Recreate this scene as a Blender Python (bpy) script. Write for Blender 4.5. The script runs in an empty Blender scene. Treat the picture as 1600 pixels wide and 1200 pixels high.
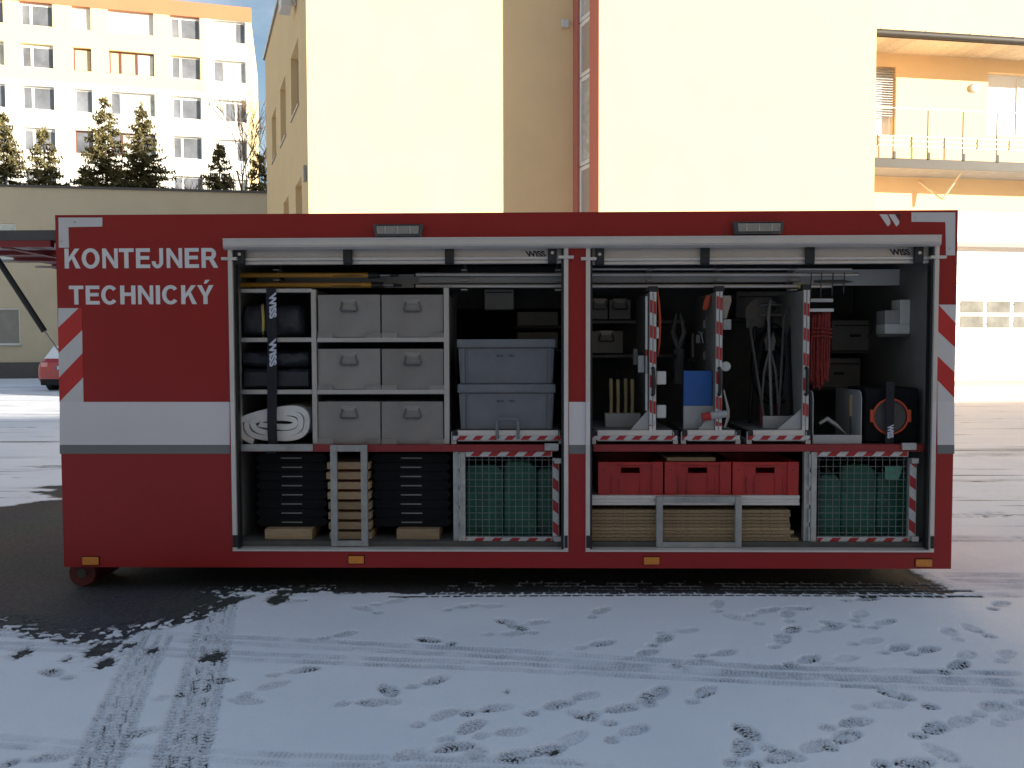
import bpy, bmesh, math, random
import numpy as np
from mathutils import Vector, Matrix, noise
random.seed(7); RNG = np.random.default_rng(7)
rad = math.radians
scene = bpy.context.scene
COL = scene.collection

# ------------------------------------------------------------------ camera
F = 1300.0                                    # focal length in pixels of a 1600 px wide picture
CAM = Vector((0.171, 0.0, 1.710))
YAW, PITCH, ROLL = 0.0184, -math.atan(55 / F), -0.0027
_fw = Vector((-math.sin(YAW) * math.cos(PITCH), math.cos(YAW) * math.cos(PITCH), math.sin(PITCH)))
_r0 = Vector((math.cos(YAW), math.sin(YAW), 0)); _u0 = _r0.cross(_fw)
_rt = _r0 * math.cos(ROLL) + _u0 * math.sin(ROLL)
_up = -_r0 * math.sin(ROLL) + _u0 * math.cos(ROLL)
cd = bpy.data.cameras.new('camera'); cam = bpy.data.objects.new('camera', cd); COL.objects.link(cam)
cd.sensor_width = 36; cd.lens = 36 * F / 1600; cd.clip_start = 0.05; cd.clip_end = 3000
m = Matrix((( _rt.x, _up.x, -_fw.x, CAM.x), (_rt.y, _up.y, -_fw.y, CAM.y), (_rt.z, _up.z, -_fw.z, CAM.z), (0, 0, 0, 1)))
cam.matrix_world = m
scene.camera = cam

# ------------------------------------------------------------------ sky, sun, exposure
SUN_AZ, SUN_EL = 66, 11                        # degrees right of straight behind the camera; height
world = bpy.data.worlds.new('World'); scene.world = world; world.use_nodes = True
nt = world.node_tree
sky = nt.nodes.new('ShaderNodeTexSky'); sky.sky_type = 'NISHITA'; sky.sun_disc = False
sky.sun_elevation = rad(SUN_EL); sky.sun_rotation = rad(180 - SUN_AZ)
sky.air_density = 1.0; sky.dust_density = 0.6; sky.ozone_density = 1.0
bg = nt.nodes['Background']; bg.inputs['Strength'].default_value = 0.07
tcw = nt.nodes.new('ShaderNodeTexCoord'); mpw = nt.nodes.new('ShaderNodeMapping'); mpw.inputs['Scale'].default_value = (1, 1, 2.5)
cn = nt.nodes.new('ShaderNodeTexNoise'); cn.inputs['Scale'].default_value = 2.6; cn.inputs['Detail'].default_value = 9; cn.inputs['Roughness'].default_value = .58
cr_ = nt.nodes.new('ShaderNodeMapRange'); cr_.inputs['From Min'].default_value = .47; cr_.inputs['From Max'].default_value = .72; cr_.inputs['To Max'].default_value = .65
cm = nt.nodes.new('ShaderNodeMix'); cm.data_type = 'RGBA'; cm.inputs[7].default_value = (6.0, 6.1, 6.4, 1)      # thin white cloud
nt.links.new(tcw.outputs['Generated'], mpw.inputs[0]); nt.links.new(mpw.outputs[0], cn.inputs['Vector']); nt.links.new(cn.outputs['Fac'], cr_.inputs['Value'])
nt.links.new(cr_.outputs[0], cm.inputs[0]); nt.links.new(sky.outputs[0], cm.inputs[6]); nt.links.new(cm.outputs[2], bg.inputs[0])
sd = bpy.data.lights.new('sun', 'SUN'); sun = bpy.data.objects.new('sun', sd); COL.objects.link(sun)
sd.energy = 5.0; sd.angle = rad(0.5); sd.color = (1.0, 0.90, 0.76)
S = Vector((math.sin(rad(SUN_AZ)) * math.cos(rad(SUN_EL)), -math.cos(rad(SUN_AZ)) * math.cos(rad(SUN_EL)), math.sin(rad(SUN_EL))))
sun.rotation_euler = S.to_track_quat('Z', 'Y').to_euler(); sun.location = (20, -20, 40)
scene.view_settings.view_transform = 'Standard'; scene.view_settings.look = 'None'
scene.view_settings.gamma = 1.0; scene.view_settings.use_curve_mapping = False
scene.view_settings.exposure = 1.43
scene.cycles.max_bounces = 6; scene.cycles.diffuse_bounces = 4; scene.cycles.glossy_bounces = 3
scene.cycles.use_denoising = True

# ------------------------------------------------------------------ measuring: picture position -> place in the world
def ray(px, py): return _fw * F + _rt * (px - 800) + _up * (600 - py)
def W(px, py, Y):
    r = ray(px, py); return CAM + r * (Y / r.y)
def G(px, py, z=0.0):
    r = ray(px, py); return CAM + r * ((z - CAM.z) / r.z)
def RC(x0, y0, x1, y1, Y):
    ym, xm = (y0 + y1) / 2, (x0 + x1) / 2
    return W(x0, ym, Y).x, W(x1, ym, Y).x, W(xm, y1, Y).z, W(xm, y0, Y).z
def ZZ(py, Y, px=800): return W(px, py, Y).z
def XX(px, Y, py=600): return W(px, py, Y).x

class Fr:                                     # a vertical wall plane: u along it, o out of it, z up
    def __init__(s, p, ang):
        s.p = Vector((p[0], p[1], 0)); s.d = Vector((math.cos(ang), math.sin(ang), 0)); s.n = Vector((math.sin(ang), -math.cos(ang), 0))
    def pt(s, u, o, z): return s.p + s.d * u + s.n * o + Vector((0, 0, z))
    def at(s, px, py, o=0.0):
        r = ray(px, py); t = ((s.p + s.n * o - CAM).dot(s.n)) / r.dot(s.n)
        q = CAM + r * t; return (q - s.p).dot(s.d), q.z

# ------------------------------------------------------------------ mesh helpers
def origin(o):
    while o.parent: o = o.parent
    return Vector(o.location)
class MB:
    def __init__(s): s.v = []; s.f = []; s.sm = []
    def add(s, vs, fs, smooth=False):
        b = len(s.v); s.v += [tuple(x) for x in vs]; s.f += [tuple(i + b for i in f) for f in fs]; s.sm += [smooth] * len(fs); return s
    def hexa(s, c): return s.add(c, [(0, 3, 2, 1), (4, 5, 6, 7), (0, 1, 5, 4), (1, 2, 6, 5), (2, 3, 7, 6), (3, 0, 4, 7)])
    def box(s, x0, x1, y0, y1, z0, z1):
        return s.hexa([(x0, y0, z0), (x1, y0, z0), (x1, y1, z0), (x0, y1, z0), (x0, y0, z1), (x1, y0, z1), (x1, y1, z1), (x0, y1, z1)])
    def fbox(s, fr, u0, u1, o0, o1, z0, z1):
        return s.hexa([fr.pt(u0, o1, z0), fr.pt(u1, o1, z0), fr.pt(u1, o0, z0), fr.pt(u0, o0, z0), fr.pt(u0, o1, z1), fr.pt(u1, o1, z1), fr.pt(u1, o0, z1), fr.pt(u0, o0, z1)])
    def cyl(s, a, b, r, n=12, r2=None, cap=True):
        a, b = Vector(a), Vector(b); r2 = r if r2 is None else r2
        d = (b - a).normalized(); t = Vector((0, 0, 1)) if abs(d.z) < .9 else Vector((1, 0, 0))
        e = d.cross(t).normalized(); g = d.cross(e)
        vs = []
        for p, q in ((a, r), (b, r2)):
            for k in range(n):
                w = 2 * math.pi * k / n; vs.append(p + e * (q * math.cos(w)) + g * (q * math.sin(w)))
        s.add(vs, [(k, (k + 1) % n, n + (k + 1) % n, n + k) for k in range(n)], True)
        if cap: b0 = len(s.v) - 2 * n; s.f += [tuple(b0 + k for k in range(n))[::-1], tuple(b0 + n + k for k in range(n))]; s.sm += [False, False]
        return s
    def tube(s, pts, r, n=6, closed=False):
        pts = [Vector(p) for p in pts]; N = len(pts); rings = []
        for i, p in enumerate(pts):
            if closed: d = pts[(i + 1) % N] - pts[i - 1]
            else: d = pts[min(i + 1, N - 1)] - pts[max(i - 1, 0)]
            d.normalize(); t = Vector((0, 1, 0)) if abs(d.y) < .9 else Vector((1, 0, 0))
            e = d.cross(t).normalized(); g = d.cross(e); q = r[i] if isinstance(r, (list, tuple)) else r
            rings += [p + e * (q * math.cos(2 * math.pi * k / n)) + g * (q * math.sin(2 * math.pi * k / n)) for k in range(n)]
        fs = [(i * n + k, i * n + (k + 1) % n, ((i + 1) % N) * n + (k + 1) % n, ((i + 1) % N) * n + k) for i in range(N if closed else N - 1) for k in range(n)]
        if not closed: fs += [tuple(range(n))[::-1], tuple((N - 1) * n + k for k in range(n))]
        return s.add(rings, fs, True)
    def prism(s, poly, y0, y1):               # (x, z) outline, thick along y
        n = len(poly)
        return s.add([(x, y0, z) for x, z in poly] + [(x, y1, z) for x, z in poly], [tuple(range(n)), tuple(range(n, 2 * n))[::-1]] + [(k, n + k, n + (k + 1) % n, (k + 1) % n) for k in range(n)])
    def prismx(s, poly, x0, x1):              # (y, z) outline, long along x
        n = len(poly)
        return s.add([(x0, y, z) for y, z in poly] + [(x1, y, z) for y, z in poly], [tuple(range(n))[::-1], tuple(range(n, 2 * n))] + [(k, (k + 1) % n, n + (k + 1) % n, n + k) for k in range(n)])
    def prismz(s, poly, z0, z1):
        n = len(poly)
        return s.add([(x, y, z0) for x, y in poly] + [(x, y, z1) for x, y in poly], [tuple(range(n))[::-1], tuple(range(n, 2 * n))] + [(k, (k + 1) % n, n + (k + 1) % n, n + k) for k in range(n)])
    def wall(s, fr, u0, u1, z0, z1, ops=(), rev=0.2):
        us = sorted({u0, u1} | {min(max(a, u0), u1) for o in ops for a in o[:2]}); zs = sorted({z0, z1} | {min(max(a, z0), z1) for o in ops for a in o[2:4]})
        for i in range(len(us) - 1):
            for j in range(len(zs) - 1):
                a, b, c, d = us[i], us[i + 1], zs[j], zs[j + 1]; um, zm = (a + b) / 2, (c + d) / 2
                if any(o[0] < um < o[1] and o[2] < zm < o[3] for o in ops): continue
                s.add([fr.pt(a, 0, c), fr.pt(b, 0, c), fr.pt(b, 0, d), fr.pt(a, 0, d)], [(0, 1, 2, 3)])
        for a, b, c, d in ops:
            q = [(a, c), (b, c), (b, d), (a, d)]
            for k in range(4):
                (ua, za), (ub, zb) = q[k], q[(k + 1) % 4]
                s.add([fr.pt(ua, 0, za), fr.pt(ub, 0, zb), fr.pt(ub, -rev, zb), fr.pt(ua, -rev, za)], [(0, 1, 2, 3)])
        return s
    def build(s, name, mat, parent=None, label=None, cat=None, group=None, kind=None, bevel=0, fix=True, seg=2):
        me = bpy.data.meshes.new(name)
        if parent: o0 = origin(parent)
        else:
            a = np.array(s.v); o0 = Vector(((a[:, 0].min() + a[:, 0].max()) / 2, (a[:, 1].min() + a[:, 1].max()) / 2, a[:, 2].min()))
        me.from_pydata([(x - o0.x, y - o0.y, z - o0.z) for x, y, z in s.v], [], s.f)
        if any(s.sm):
            me.polygons.foreach_set('use_smooth', s.sm)
        if fix:
            bm = bmesh.new(); bm.from_mesh(me); bmesh.ops.recalc_face_normals(bm, faces=bm.faces); bm.to_mesh(me); bm.free()
        if any(s.sm): me.set_sharp_from_angle(angle=rad(40))
        me.materials.append(mat); me.update()
        ob = bpy.data.objects.new(name, me); COL.objects.link(ob)
        if parent: ob.parent = parent
        else: ob.location = o0
        if bevel:
            md = ob.modifiers.new('bevel', 'BEVEL'); md.width = bevel; md.segments = seg; md.limit_method = 'ANGLE'; md.angle_limit = rad(40)
        tag(ob, label, cat, group, kind); return ob
def tag(o, label=None, cat=None, group=None, kind=None):
    if label: o['label'] = label
    if cat: o['category'] = cat
    if group: o['group'] = group
    if kind: o['kind'] = kind
    return o
def thing(name, loc, label, cat, group=None):
    o = bpy.data.objects.new(name, None); COL.objects.link(o); o.location = loc; o.empty_display_size = .1
    return tag(o, label, cat, group)
def text_mb(body, x0, x1, z0, z1, y, bold=0.0, shear=0.0, turn=0, th=0.0012):
    """flat lettering fitted into x0..x1, z0..z1 on the plane y (thickness th towards the camera)"""
    c = bpy.data.curves.new('t', 'FONT'); c.body = body; c.offset = bold; c.shear = shear; c.resolution_u = 4
    o = bpy.data.objects.new('t', c); COL.objects.link(o)
    dg = bpy.context.evaluated_depsgraph_get(); me = bpy.data.meshes.new_from_object(o.evaluated_get(dg))
    vs = [(v.co.x, v.co.y) for v in me.vertices]; fs = [tuple(p.vertices) for p in me.polygons]
    bpy.data.objects.remove(o); bpy.data.curves.remove(c); bpy.data.meshes.remove(me)
    if turn: vs = [(b, -a) for a, b in vs]
    xs, zs = [a for a, b in vs], [b for a, b in vs]; ax, bx, az, bz = min(xs), max(xs), min(zs), max(zs)
    out = MB(); q = [(x0 + (a - ax) / (bx - ax) * (x1 - x0), z0 + (b - az) / (bz - az) * (z1 - z0)) for a, b in vs]
    out.add([(a, y - th, b) for a, b in q], fs); return out

def block_letters(body, x0, x1, z0, z1, y):
    """bold grotesque capitals, cap height z0..z1"""
    S_, T_ = .238, .185; pieces = []; adv = 0.0
    wd = dict(K=1.0, O=1.09, N=1.0, T=.86, E=.92, J=.77, R=1.03, C=1.02, H=1.0, I=.40, Y=.92)
    def bx(a, b, c, d): return [[(a, c), (b, c), (b, d), (a, d)]]
    def arc(cx, cz, rx, rz, a0, a1, n=22, sx=S_, sz=T_):
        o = []
        for i in range(n):
            p, q = rad(a0 + (a1 - a0) * i / n), rad(a0 + (a1 - a0) * (i + 1) / n)
            f = lambda w, k: (cx + (rx - k * sx) * math.cos(w), cz + (rz - k * sz) * math.sin(w)); o.append([f(p, 0), f(q, 0), f(q, 1), f(p, 1)])
        return o
    for ch in body:
        acc = ch == 'Ý'; ch = 'Y' if acc else ch; w = wd[ch]; a, b = .10, w - .04 ; P_ = []
        if ch == 'K': P_ = bx(a, a + S_, 0, 1) + [[(a + S_, .30), (a + S_, .56), (b - .29, 1), (b - .02, 1)]] + [[(a + S_ + .155, .50), (b - .25, 0), (b + .02, 0), (a + S_ + .30, .64)]]
        elif ch == 'O': P_ = arc(w / 2, .5, w / 2 - .05, .515, 0, 360, 40)
        elif ch == 'N': P_ = bx(a, a + .20, 0, 1) + bx(b - .20, b, 0, 1) + [[(a + .20, 1), (a + .20, .66), (b - .20, 0), (b - .20, .34)]]
        elif ch == 'T': P_ = bx(.02, w - .02, 1 - T_, 1) + bx(w / 2 - S_ / 2, w / 2 + S_ / 2, 0, 1 - T_)
        elif ch == 'E': P_ = bx(a, a + S_, 0, 1) + bx(a + S_, b, 1 - T_, 1) + bx(a + S_, b - .05, .43, .43 + T_) + bx(a + S_, b, 0, T_)
        elif ch == 'J': P_ = bx(w - .30, w - .09, .32, 1) + arc(.365, .32, .315, .335, -185, 0, 16, .21, T_)
        elif ch == 'R': P_ = bx(a, a + S_, 0, 1) + bx(a + S_, .60, 1 - T_, 1) + bx(a + S_, .60, .40, .40 + T_ * .95) + arc(.60, .70, .31, .30, -90, 90, 14) + [[(.52, .40), (.76, .0), (1.02, 0), (.77, .42)]]
        elif ch == 'C': P_ = arc(.53, .5, .48, .515, 40, 320, 34)
        elif ch == 'H': P_ = bx(a, a + S_, 0, 1) + bx(b - S_, b, 0, 1) + bx(a + S_, b - S_, .44, .44 + T_)
        elif ch == 'I': P_ = bx(a, a + S_, 0, 1)
        elif ch == 'Y': P_ = bx(w / 2 - S_ / 2, w / 2 + S_ / 2, 0, .42) + [[(w / 2 - S_ / 2, .42), (w / 2, .42), (w / 2, .60), (.26, 1), (.0, 1)], [(w / 2, .42), (w / 2 + S_ / 2, .42), (w, 1), (w - .26, 1), (w / 2, .60)]]
        if acc: P_ += [[(w / 2 - .08, 1.08), (w / 2 + .06, 1.08), (w / 2 + .26, 1.28), (w / 2 + .0, 1.28)]]
        pieces += [[(x + adv, z) for x, z in p] for p in P_]; adv += w
    lo, hi = min(x for p in pieces for x, z in p), max(x for p in pieces for x, z in p); out = MB()
    for i, p in enumerate(pieces): out.add([(x0 + (x - lo) / (hi - lo) * (x1 - x0), y - .0006 - .00015 * (i % 5), z0 + z * (z1 - z0)) for x, z in p], [tuple(range(len(p)))])
    return out

# ------------------------------------------------------------------ materials
def mat(name, col, rough=.6, metal=0.0, var=.12, scale=6.0, bump=0.0, bscale=60.0, coat=0.0, spec=.5, detail=5, rnd=0.0):
    M = bpy.data.materials.new(name); M.use_nodes = True; t = M.node_tree; b = t.nodes['Principled BSDF']
    b.inputs['Roughness'].default_value = rough; b.inputs['Metallic'].default_value = metal
    b.inputs['Coat Weight'].default_value = coat; b.inputs['Coat Roughness'].default_value = .12; b.inputs['Specular IOR Level'].default_value = spec
    tc = t.nodes.new('ShaderNodeTexCoord')
    if var:
        n = t.nodes.new('ShaderNodeTexNoise'); n.inputs['Scale'].default_value = scale; n.inputs['Detail'].default_value = detail; n.inputs['Roughness'].default_value = .65
        r = t.nodes.new('ShaderNodeValToRGB'); e = r.color_ramp.elements; e[0].position = .3; e[1].position = .7
        e[0].color = tuple(c * (1 - var) for c in col) + (1,); e[1].color = tuple(min(1, c * (1 + var)) for c in col) + (1,)
        t.links.new(tc.outputs['Object'], n.inputs['Vector']); t.links.new(n.outputs['Fac'], r.inputs['Fac']); t.links.new(r.outputs[0], b.inputs['Base Color'])
        mr = t.nodes.new('ShaderNodeMapRange'); mr.inputs['To Min'].default_value = max(0, rough - .08); mr.inputs['To Max'].default_value = min(1, rough + .08)
        t.links.new(n.outputs['Fac'], mr.inputs['Value']); t.links.new(mr.outputs[0], b.inputs['Roughness'])
    else: b.inputs['Base Color'].default_value = tuple(col) + (1,)
    if rnd:
        oi = t.nodes.new('ShaderNodeObjectInfo'); hs = t.nodes.new('ShaderNodeHueSaturation'); m3 = t.nodes.new('ShaderNodeMapRange'); m3.inputs['To Min'].default_value = 1 - rnd; m3.inputs['To Max'].default_value = 1 + rnd
        t.links.new(oi.outputs['Random'], m3.inputs['Value']); t.links.new(m3.outputs[0], hs.inputs['Value']); t.links.new(r.outputs[0], hs.inputs['Color']); t.links.new(hs.outputs[0], b.inputs['Base Color'])
    if bump:
        n2 = t.nodes.new('ShaderNodeTexNoise'); n2.inputs['Scale'].default_value = bscale; n2.inputs['Detail'].default_value = 6
        bp = t.nodes.new('ShaderNodeBump'); bp.inputs['Strength'].default_value = bump; bp.inputs['Distance'].default_value = .01
        t.links.new(tc.outputs['Object'], n2.inputs['Vector']); t.links.new(n2.outputs['Fac'], bp.inputs['Height']); t.links.new(bp.outputs[0], b.inputs['Normal'])
    return M
def wood(name, c1, c2, sc=(2, 2, 40), bump=.15):
    M = mat(name, c1, .75, var=0); t = M.node_tree; b = t.nodes['Principled BSDF']
    tc = t.nodes.new('ShaderNodeTexCoord'); mp = t.nodes.new('ShaderNodeMapping'); mp.inputs['Scale'].default_value = sc
    n = t.nodes.new('ShaderNodeTexNoise'); n.inputs['Scale'].default_value = 2.5; n.inputs['Detail'].default_value = 7; n.inputs['Roughness'].default_value = .7
    r = t.nodes.new('ShaderNodeValToRGB'); e = r.color_ramp.elements; e[0].position = .32; e[1].position = .68; e[0].color = tuple(c2) + (1,); e[1].color = tuple(c1) + (1,)
    oi = t.nodes.new('ShaderNodeObjectInfo'); hs = t.nodes.new('ShaderNodeHueSaturation'); mr = t.nodes.new('ShaderNodeMapRange'); mr.inputs['To Min'].default_value = .75; mr.inputs['To Max'].default_value = 1.15
    t.links.new(tc.outputs['Object'], mp.inputs[0]); t.links.new(mp.outputs[0], n.inputs['Vector']); t.links.new(n.outputs['Fac'], r.inputs['Fac'])
    t.links.new(oi.outputs['Random'], mr.inputs['Value']); t.links.new(mr.outputs[0], hs.inputs['Value']); t.links.new(r.outputs[0], hs.inputs['Color']); t.links.new(hs.outputs[0], b.inputs['Base Color'])
    bp = t.nodes.new('ShaderNodeBump'); bp.inputs['Strength'].default_value = bump; bp.inputs['Distance'].default_value = .004; t.links.new(n.outputs['Fac'], bp.inputs['Height']); t.links.new(bp.outputs[0], b.inputs['Normal'])
    return M
def tape(name, cx, cz, period):               # red and white diagonal barrier tape: printed bands
    M = mat(name, (.6, .6, .6), .45, var=0); t = M.node_tree; b = t.nodes['Principled BSDF']
    tc = t.nodes.new('ShaderNodeTexCoord'); sp = t.nodes.new('ShaderNodeSeparateXYZ'); t.links.new(tc.outputs['Object'], sp.inputs[0])
    def mt(op, a, bb):
        k = t.nodes.new('ShaderNodeMath'); k.operation = op
        for i, q in enumerate((a, bb)):
            if isinstance(q, (int, float)): k.inputs[i].default_value = q
            else: t.links.new(q, k.inputs[i])
        return k.outputs[0]
    v = mt('ADD', mt('MULTIPLY', sp.outputs['X'], cx / period), mt('MULTIPLY', sp.outputs['Z'], cz / period))
    g = mt('GREATER_THAN', mt('FRACT', v, 0), .5)
    mx = t.nodes.new('ShaderNodeMix'); mx.data_type = 'RGBA'; t.links.new(g, mx.inputs[0])
    n = t.nodes.new('ShaderNodeTexNoise'); n.inputs['Scale'].default_value = 35; t.links.new(tc.outputs['Object'], n.inputs['Vector'])
    mx.inputs[6].default_value = (.58, .58, .57, 1); mx.inputs[7].default_value = (.42, .015, .02, 1)
    m2 = t.nodes.new('ShaderNodeMix'); m2.data_type = 'RGBA'; m2.blend_type = 'MULTIPLY'; m2.inputs[0].default_value = .35
    t.links.new(mx.outputs[2], m2.inputs[6]); t.links.new(n.outputs['Fac'], m2.inputs[7]); t.links.new(m2.outputs[2], b.inputs['Base Color'])
    return M
M = {}
M['red'] = mat('red_paint', (.30, .011, .0105), .40, var=.06, scale=1.5, coat=.12, spec=.35, bump=.015, bscale=3)
M['red_in'] = mat('red_steel', (.24, .018, .020), .5, var=.1)
M['red_ref'] = mat('red_reflective_film', (.52, .022, .02), .4, var=.05)
M['white_ref'] = mat('white_reflective_film', (.60, .57, .56), .4, var=.04, scale=3)
M['stripe'] = mat('white_stripe_film', (.66, .62, .62), .35, var=.03, scale=2)
M['grey_ref'] = mat('grey_stripe_film', (.16, .16, .16), .4, var=.05)
M['alu'] = mat('anodised_aluminium', (.46, .43, .405), .42, .55, var=.06, scale=4)
M['alu_l'] = mat('bright_aluminium', (.62, .575, .54), .38, .35, var=.06, scale=4)
M['galv'] = mat('galvanised_steel', (.42, .42, .41), .5, .5, var=.22, scale=14)
M['rawsteel'] = mat('raw_steel', (.34, .34, .33), .5, .5, var=.22, scale=9)
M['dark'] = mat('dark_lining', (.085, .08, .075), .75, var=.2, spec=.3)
M['lining'] = mat('aluminium_lining', (.20, .19, .18), .6, .2, var=.12, scale=3)
M['black'] = mat('black_plastic', (.012, .012, .013), .5, var=.2, scale=20)
M['rubber'] = mat('black_rubber', (.007, .007, .008), .8, var=.25, scale=12, bump=.2, bscale=80, spec=.2)
M['fabric'] = mat('black_tarpaulin', (.018, .018, .024), .55, var=.3, scale=9, bump=.7, bscale=9)
M['web'] = mat('black_webbing', (.012, .011, .016), .75, var=.2, scale=60, bump=.3, bscale=300)
M['steelbox'] = mat('brushed_grey_box', (.245, .224, .208), .45, .2, var=.12, scale=3.5, rnd=.16)
M['tote'] = mat('grey_blue_plastic', (.14, .145, .16), .5, var=.12, scale=6, rnd=.06)
M['canvas'] = mat('white_canvas', (.68, .66, .63), .9, var=.08, scale=8, bump=.5, bscale=22)
M['yellow_pole'] = mat('yellow_fibreglass', (.50, .25, .035), .45, var=.12, scale=7)
M['yellow'] = mat('yellow_webbing', (.55, .45, .12), .7, var=.1)
M['amber'] = mat('amber_lens', (.62, .22, .03), .25, var=.08, scale=60)
M['lens'] = mat('clear_lens', (.30, .30, .28), .2, .3, var=.1, scale=25)
M['crate'] = mat('red_plastic', (.38, .018, .016), .42, var=.14, scale=7, rnd=.08)
M['wood'] = wood('sawn_spruce', (.46, .33, .20), (.30, .19, .10), (3, 1, 30))
M['handle'] = wood('pale_ash', (.42, .33, .16), (.30, .22, .10), (30, 30, 2))
M['chip'] = wood('chipboard', (.44, .31, .17), (.17, .11, .06), (26, 26, 60), .4)
M['green'] = mat('green_plastic', (.011, .10, .060), .45, var=.35, scale=9, bump=.5, bscale=12)
M['green_l'] = mat('pale_green_card', (.10, .30, .22), .6, var=.08)
M['orange'] = mat('orange_plastic', (.48, .06, .018), .5, var=.12)
M['blue'] = mat('blue_plastic', (.012, .09, .33), .45, var=.06)
M['greyp'] = mat('grey_panel', (.36, .36, .36), .5, .2, var=.05)
M['whitep'] = mat('white_panel', (.62, .62, .61), .5, var=.05)
M['toolsteel'] = mat('tool_steel', (.30, .29, .28), .35, .8, var=.15)
M['redrope'] = mat('red_rope', (.20, .018, .014), .85, var=.3, scale=30, bump=.5, bscale=60)
M['tape_h'] = tape('barrier_tape_across', 1, -1.0, .113)
M['tape_v'] = tape('barrier_tape_upright', .35, 1, .175)
M['tape_g'] = tape('barrier_tape_gate', 1, -1.0, .125)
M['tape_gv'] = tape('barrier_tape_gate_upright', .8, 1, .155)
M['letter'] = mat('white_letter_film', (.70, .68, .67), .4, var=.03)
M['red_dirty'] = mat('dirty_red_roller', (.11, .012, .013), .6, var=.35, scale=14)
M['tyre'] = mat('tyre', (.015, .015, .015), .85, var=.2, scale=20)
M['print'] = mat('dark_print', (.02, .02, .025), .6, var=0)
M['printw'] = mat('white_print', (.55, .56, .66), .6, var=0)
# surroundings
M['render_y'] = mat('yellow_render', (.85, .61, .34), .9, var=.04, scale=.8, bump=.12, bscale=120)
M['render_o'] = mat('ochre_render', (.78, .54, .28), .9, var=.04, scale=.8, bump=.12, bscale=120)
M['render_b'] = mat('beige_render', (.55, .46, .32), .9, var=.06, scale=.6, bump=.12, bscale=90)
M['plinth'] = mat('dark_plinth', (.10, .09, .085), .85, var=.12, scale=3)
M['cream'] = mat('cream_render', (.80, .64, .33), .9, var=.03, scale=.4)
M['white_w'] = mat('white_render', (.82, .80, .72), .9, var=.03, scale=.4)
M['terracotta'] = mat('terracotta_render', (.50, .20, .10), .9, var=.05, scale=.5)
M['trim_red'] = mat('red_trim', (.52, .17, .13), .7, var=.05)
M['pvc'] = mat('white_window_frame', (.80, .80, .78), .45, var=.03)
M['brownf'] = mat('brown_window_frame', (.16, .06, .04), .5, var=.1)
M['glass'] = mat('window_glass', (.15, .16, .18), .05, var=.45, scale=.5, spec=.8)
M['curtain'] = mat('curtained_glass', (.50, .50, .46), .25, var=.3, scale=3.0, spec=.8)
M['blind'] = mat('window_blind', (.62, .50, .32), .7, var=.06)
M['whiteb'] = mat('white_blind', (.84, .84, .82), .6, var=.03)
M['zinc'] = mat('zinc', (.33, .33, .33), .45, .6, var=.1, scale=3)
M['zinc_d'] = mat('weathered_zinc', (.045, .041, .034), .6, .2, var=.15, scale=3)
M['pane_l'] = mat('pale_grey_pane', (.20, .20, .18), .2, var=.3, scale=1.5)  # slightly mottled pale grey for the sectional door panes
M['handle_st'] = mat('dull_handle_steel', (.12, .115, .11), .4, .5, var=.15)
M['wire'] = mat('dull_wire', (.20, .20, .195), .5, .4, var=.2)
M['soffit'] = wood('soffit_board', (.80, .68, .50), (.62, .50, .34), (4, 4, 4))
M['concrete'] = mat('concrete', (.34, .33, .31), .9, var=.12, scale=3)
M['panelgrey'] = mat('facade_panel', (.42, .36, .31), .5, var=.05, scale=2)
M['bark'] = mat('bark', (.10, .075, .055), .9, var=.3, scale=8)
M['twig'] = mat('bare_twigs', (.26, .17, .10), .9, var=.25, scale=3)
M['needle'] = mat('spruce_needles', (.15, .13, .05), .75, var=.45, scale=1.2)
M['carred'] = mat('car_paint', (.42, .02, .025), .25, var=.04, coat=.8)
M['lamp'] = mat('tail_lamp', (.75, .32, .30), .2, var=.05)
M['snow'] = mat('settled_snow', (.86, .88, .92), .8, var=.04, scale=6, bump=.3, bscale=20)

# ------------------------------------------------------------------ ground: one sheet of asphalt with trodden snow
D = 5.7525                                    # the container's long side
def seg_dist(P, a, b):
    ab = b - a; t = np.clip(((P - a) @ ab) / (ab @ ab), 0, 1); return np.linalg.norm(P - (a + t[:, None] * ab), axis=1)
def poly_sd(P, poly):
    poly = np.array(poly); d = np.full(len(P), 1e9); ins = np.zeros(len(P), bool)
    for i in range(len(poly)):
        a, b = poly[i - 1], poly[i]; d = np.minimum(d, seg_dist(P, a, b))
        c = ((a[1] > P[:, 1]) != (b[1] > P[:, 1])); x = (b[0] - a[0]) * (P[:, 1] - a[1]) / (b[1] - a[1] + 1e-12) + a[0]
        ins ^= c & (P[:, 0] < x)
    return np.where(ins, -d, d)
def vnoise(P, f, seed):                       # smooth value noise on the ground plane
    r = np.random.default_rng(seed); T = r.random((256, 256)); q = P * f + 1000.0; i = np.floor(q).astype(int); t = q - i; t = t * t * (3 - 2 * t)
    g = lambda a, b: T[(i[:, 0] + a) % 256, (i[:, 1] + b) % 256]
    return (g(0, 0) * (1 - t[:, 0]) + g(1, 0) * t[:, 0]) * (1 - t[:, 1]) + (g(0, 1) * (1 - t[:, 0]) + g(1, 1) * t[:, 0]) * t[:, 1]
def fbm(P, f, seed, n=4): return sum(vnoise(P, f * 2 ** k, seed + k) * .5 ** k for k in range(n)) / (2 - .5 ** (n - 1))
def terrain_z(Y):
    t = np.clip((np.asarray(Y, float) - 10) / 15, 0, 1); return .35 * t * t * (3 - 2 * t)
def grow(a, b, step, g):
    o = []; x = a
    while x < b: step *= g; x += step; o.append(x)
    return o
xs = np.arange(-4.3, 4.5, .0108); ys = np.arange(2.9, 6.35, .0085)
xr = grow(xs[-1], 420, .0108, 1.11); xl = [xs[0] - (q - xs[-1]) for q in xr]
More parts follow.
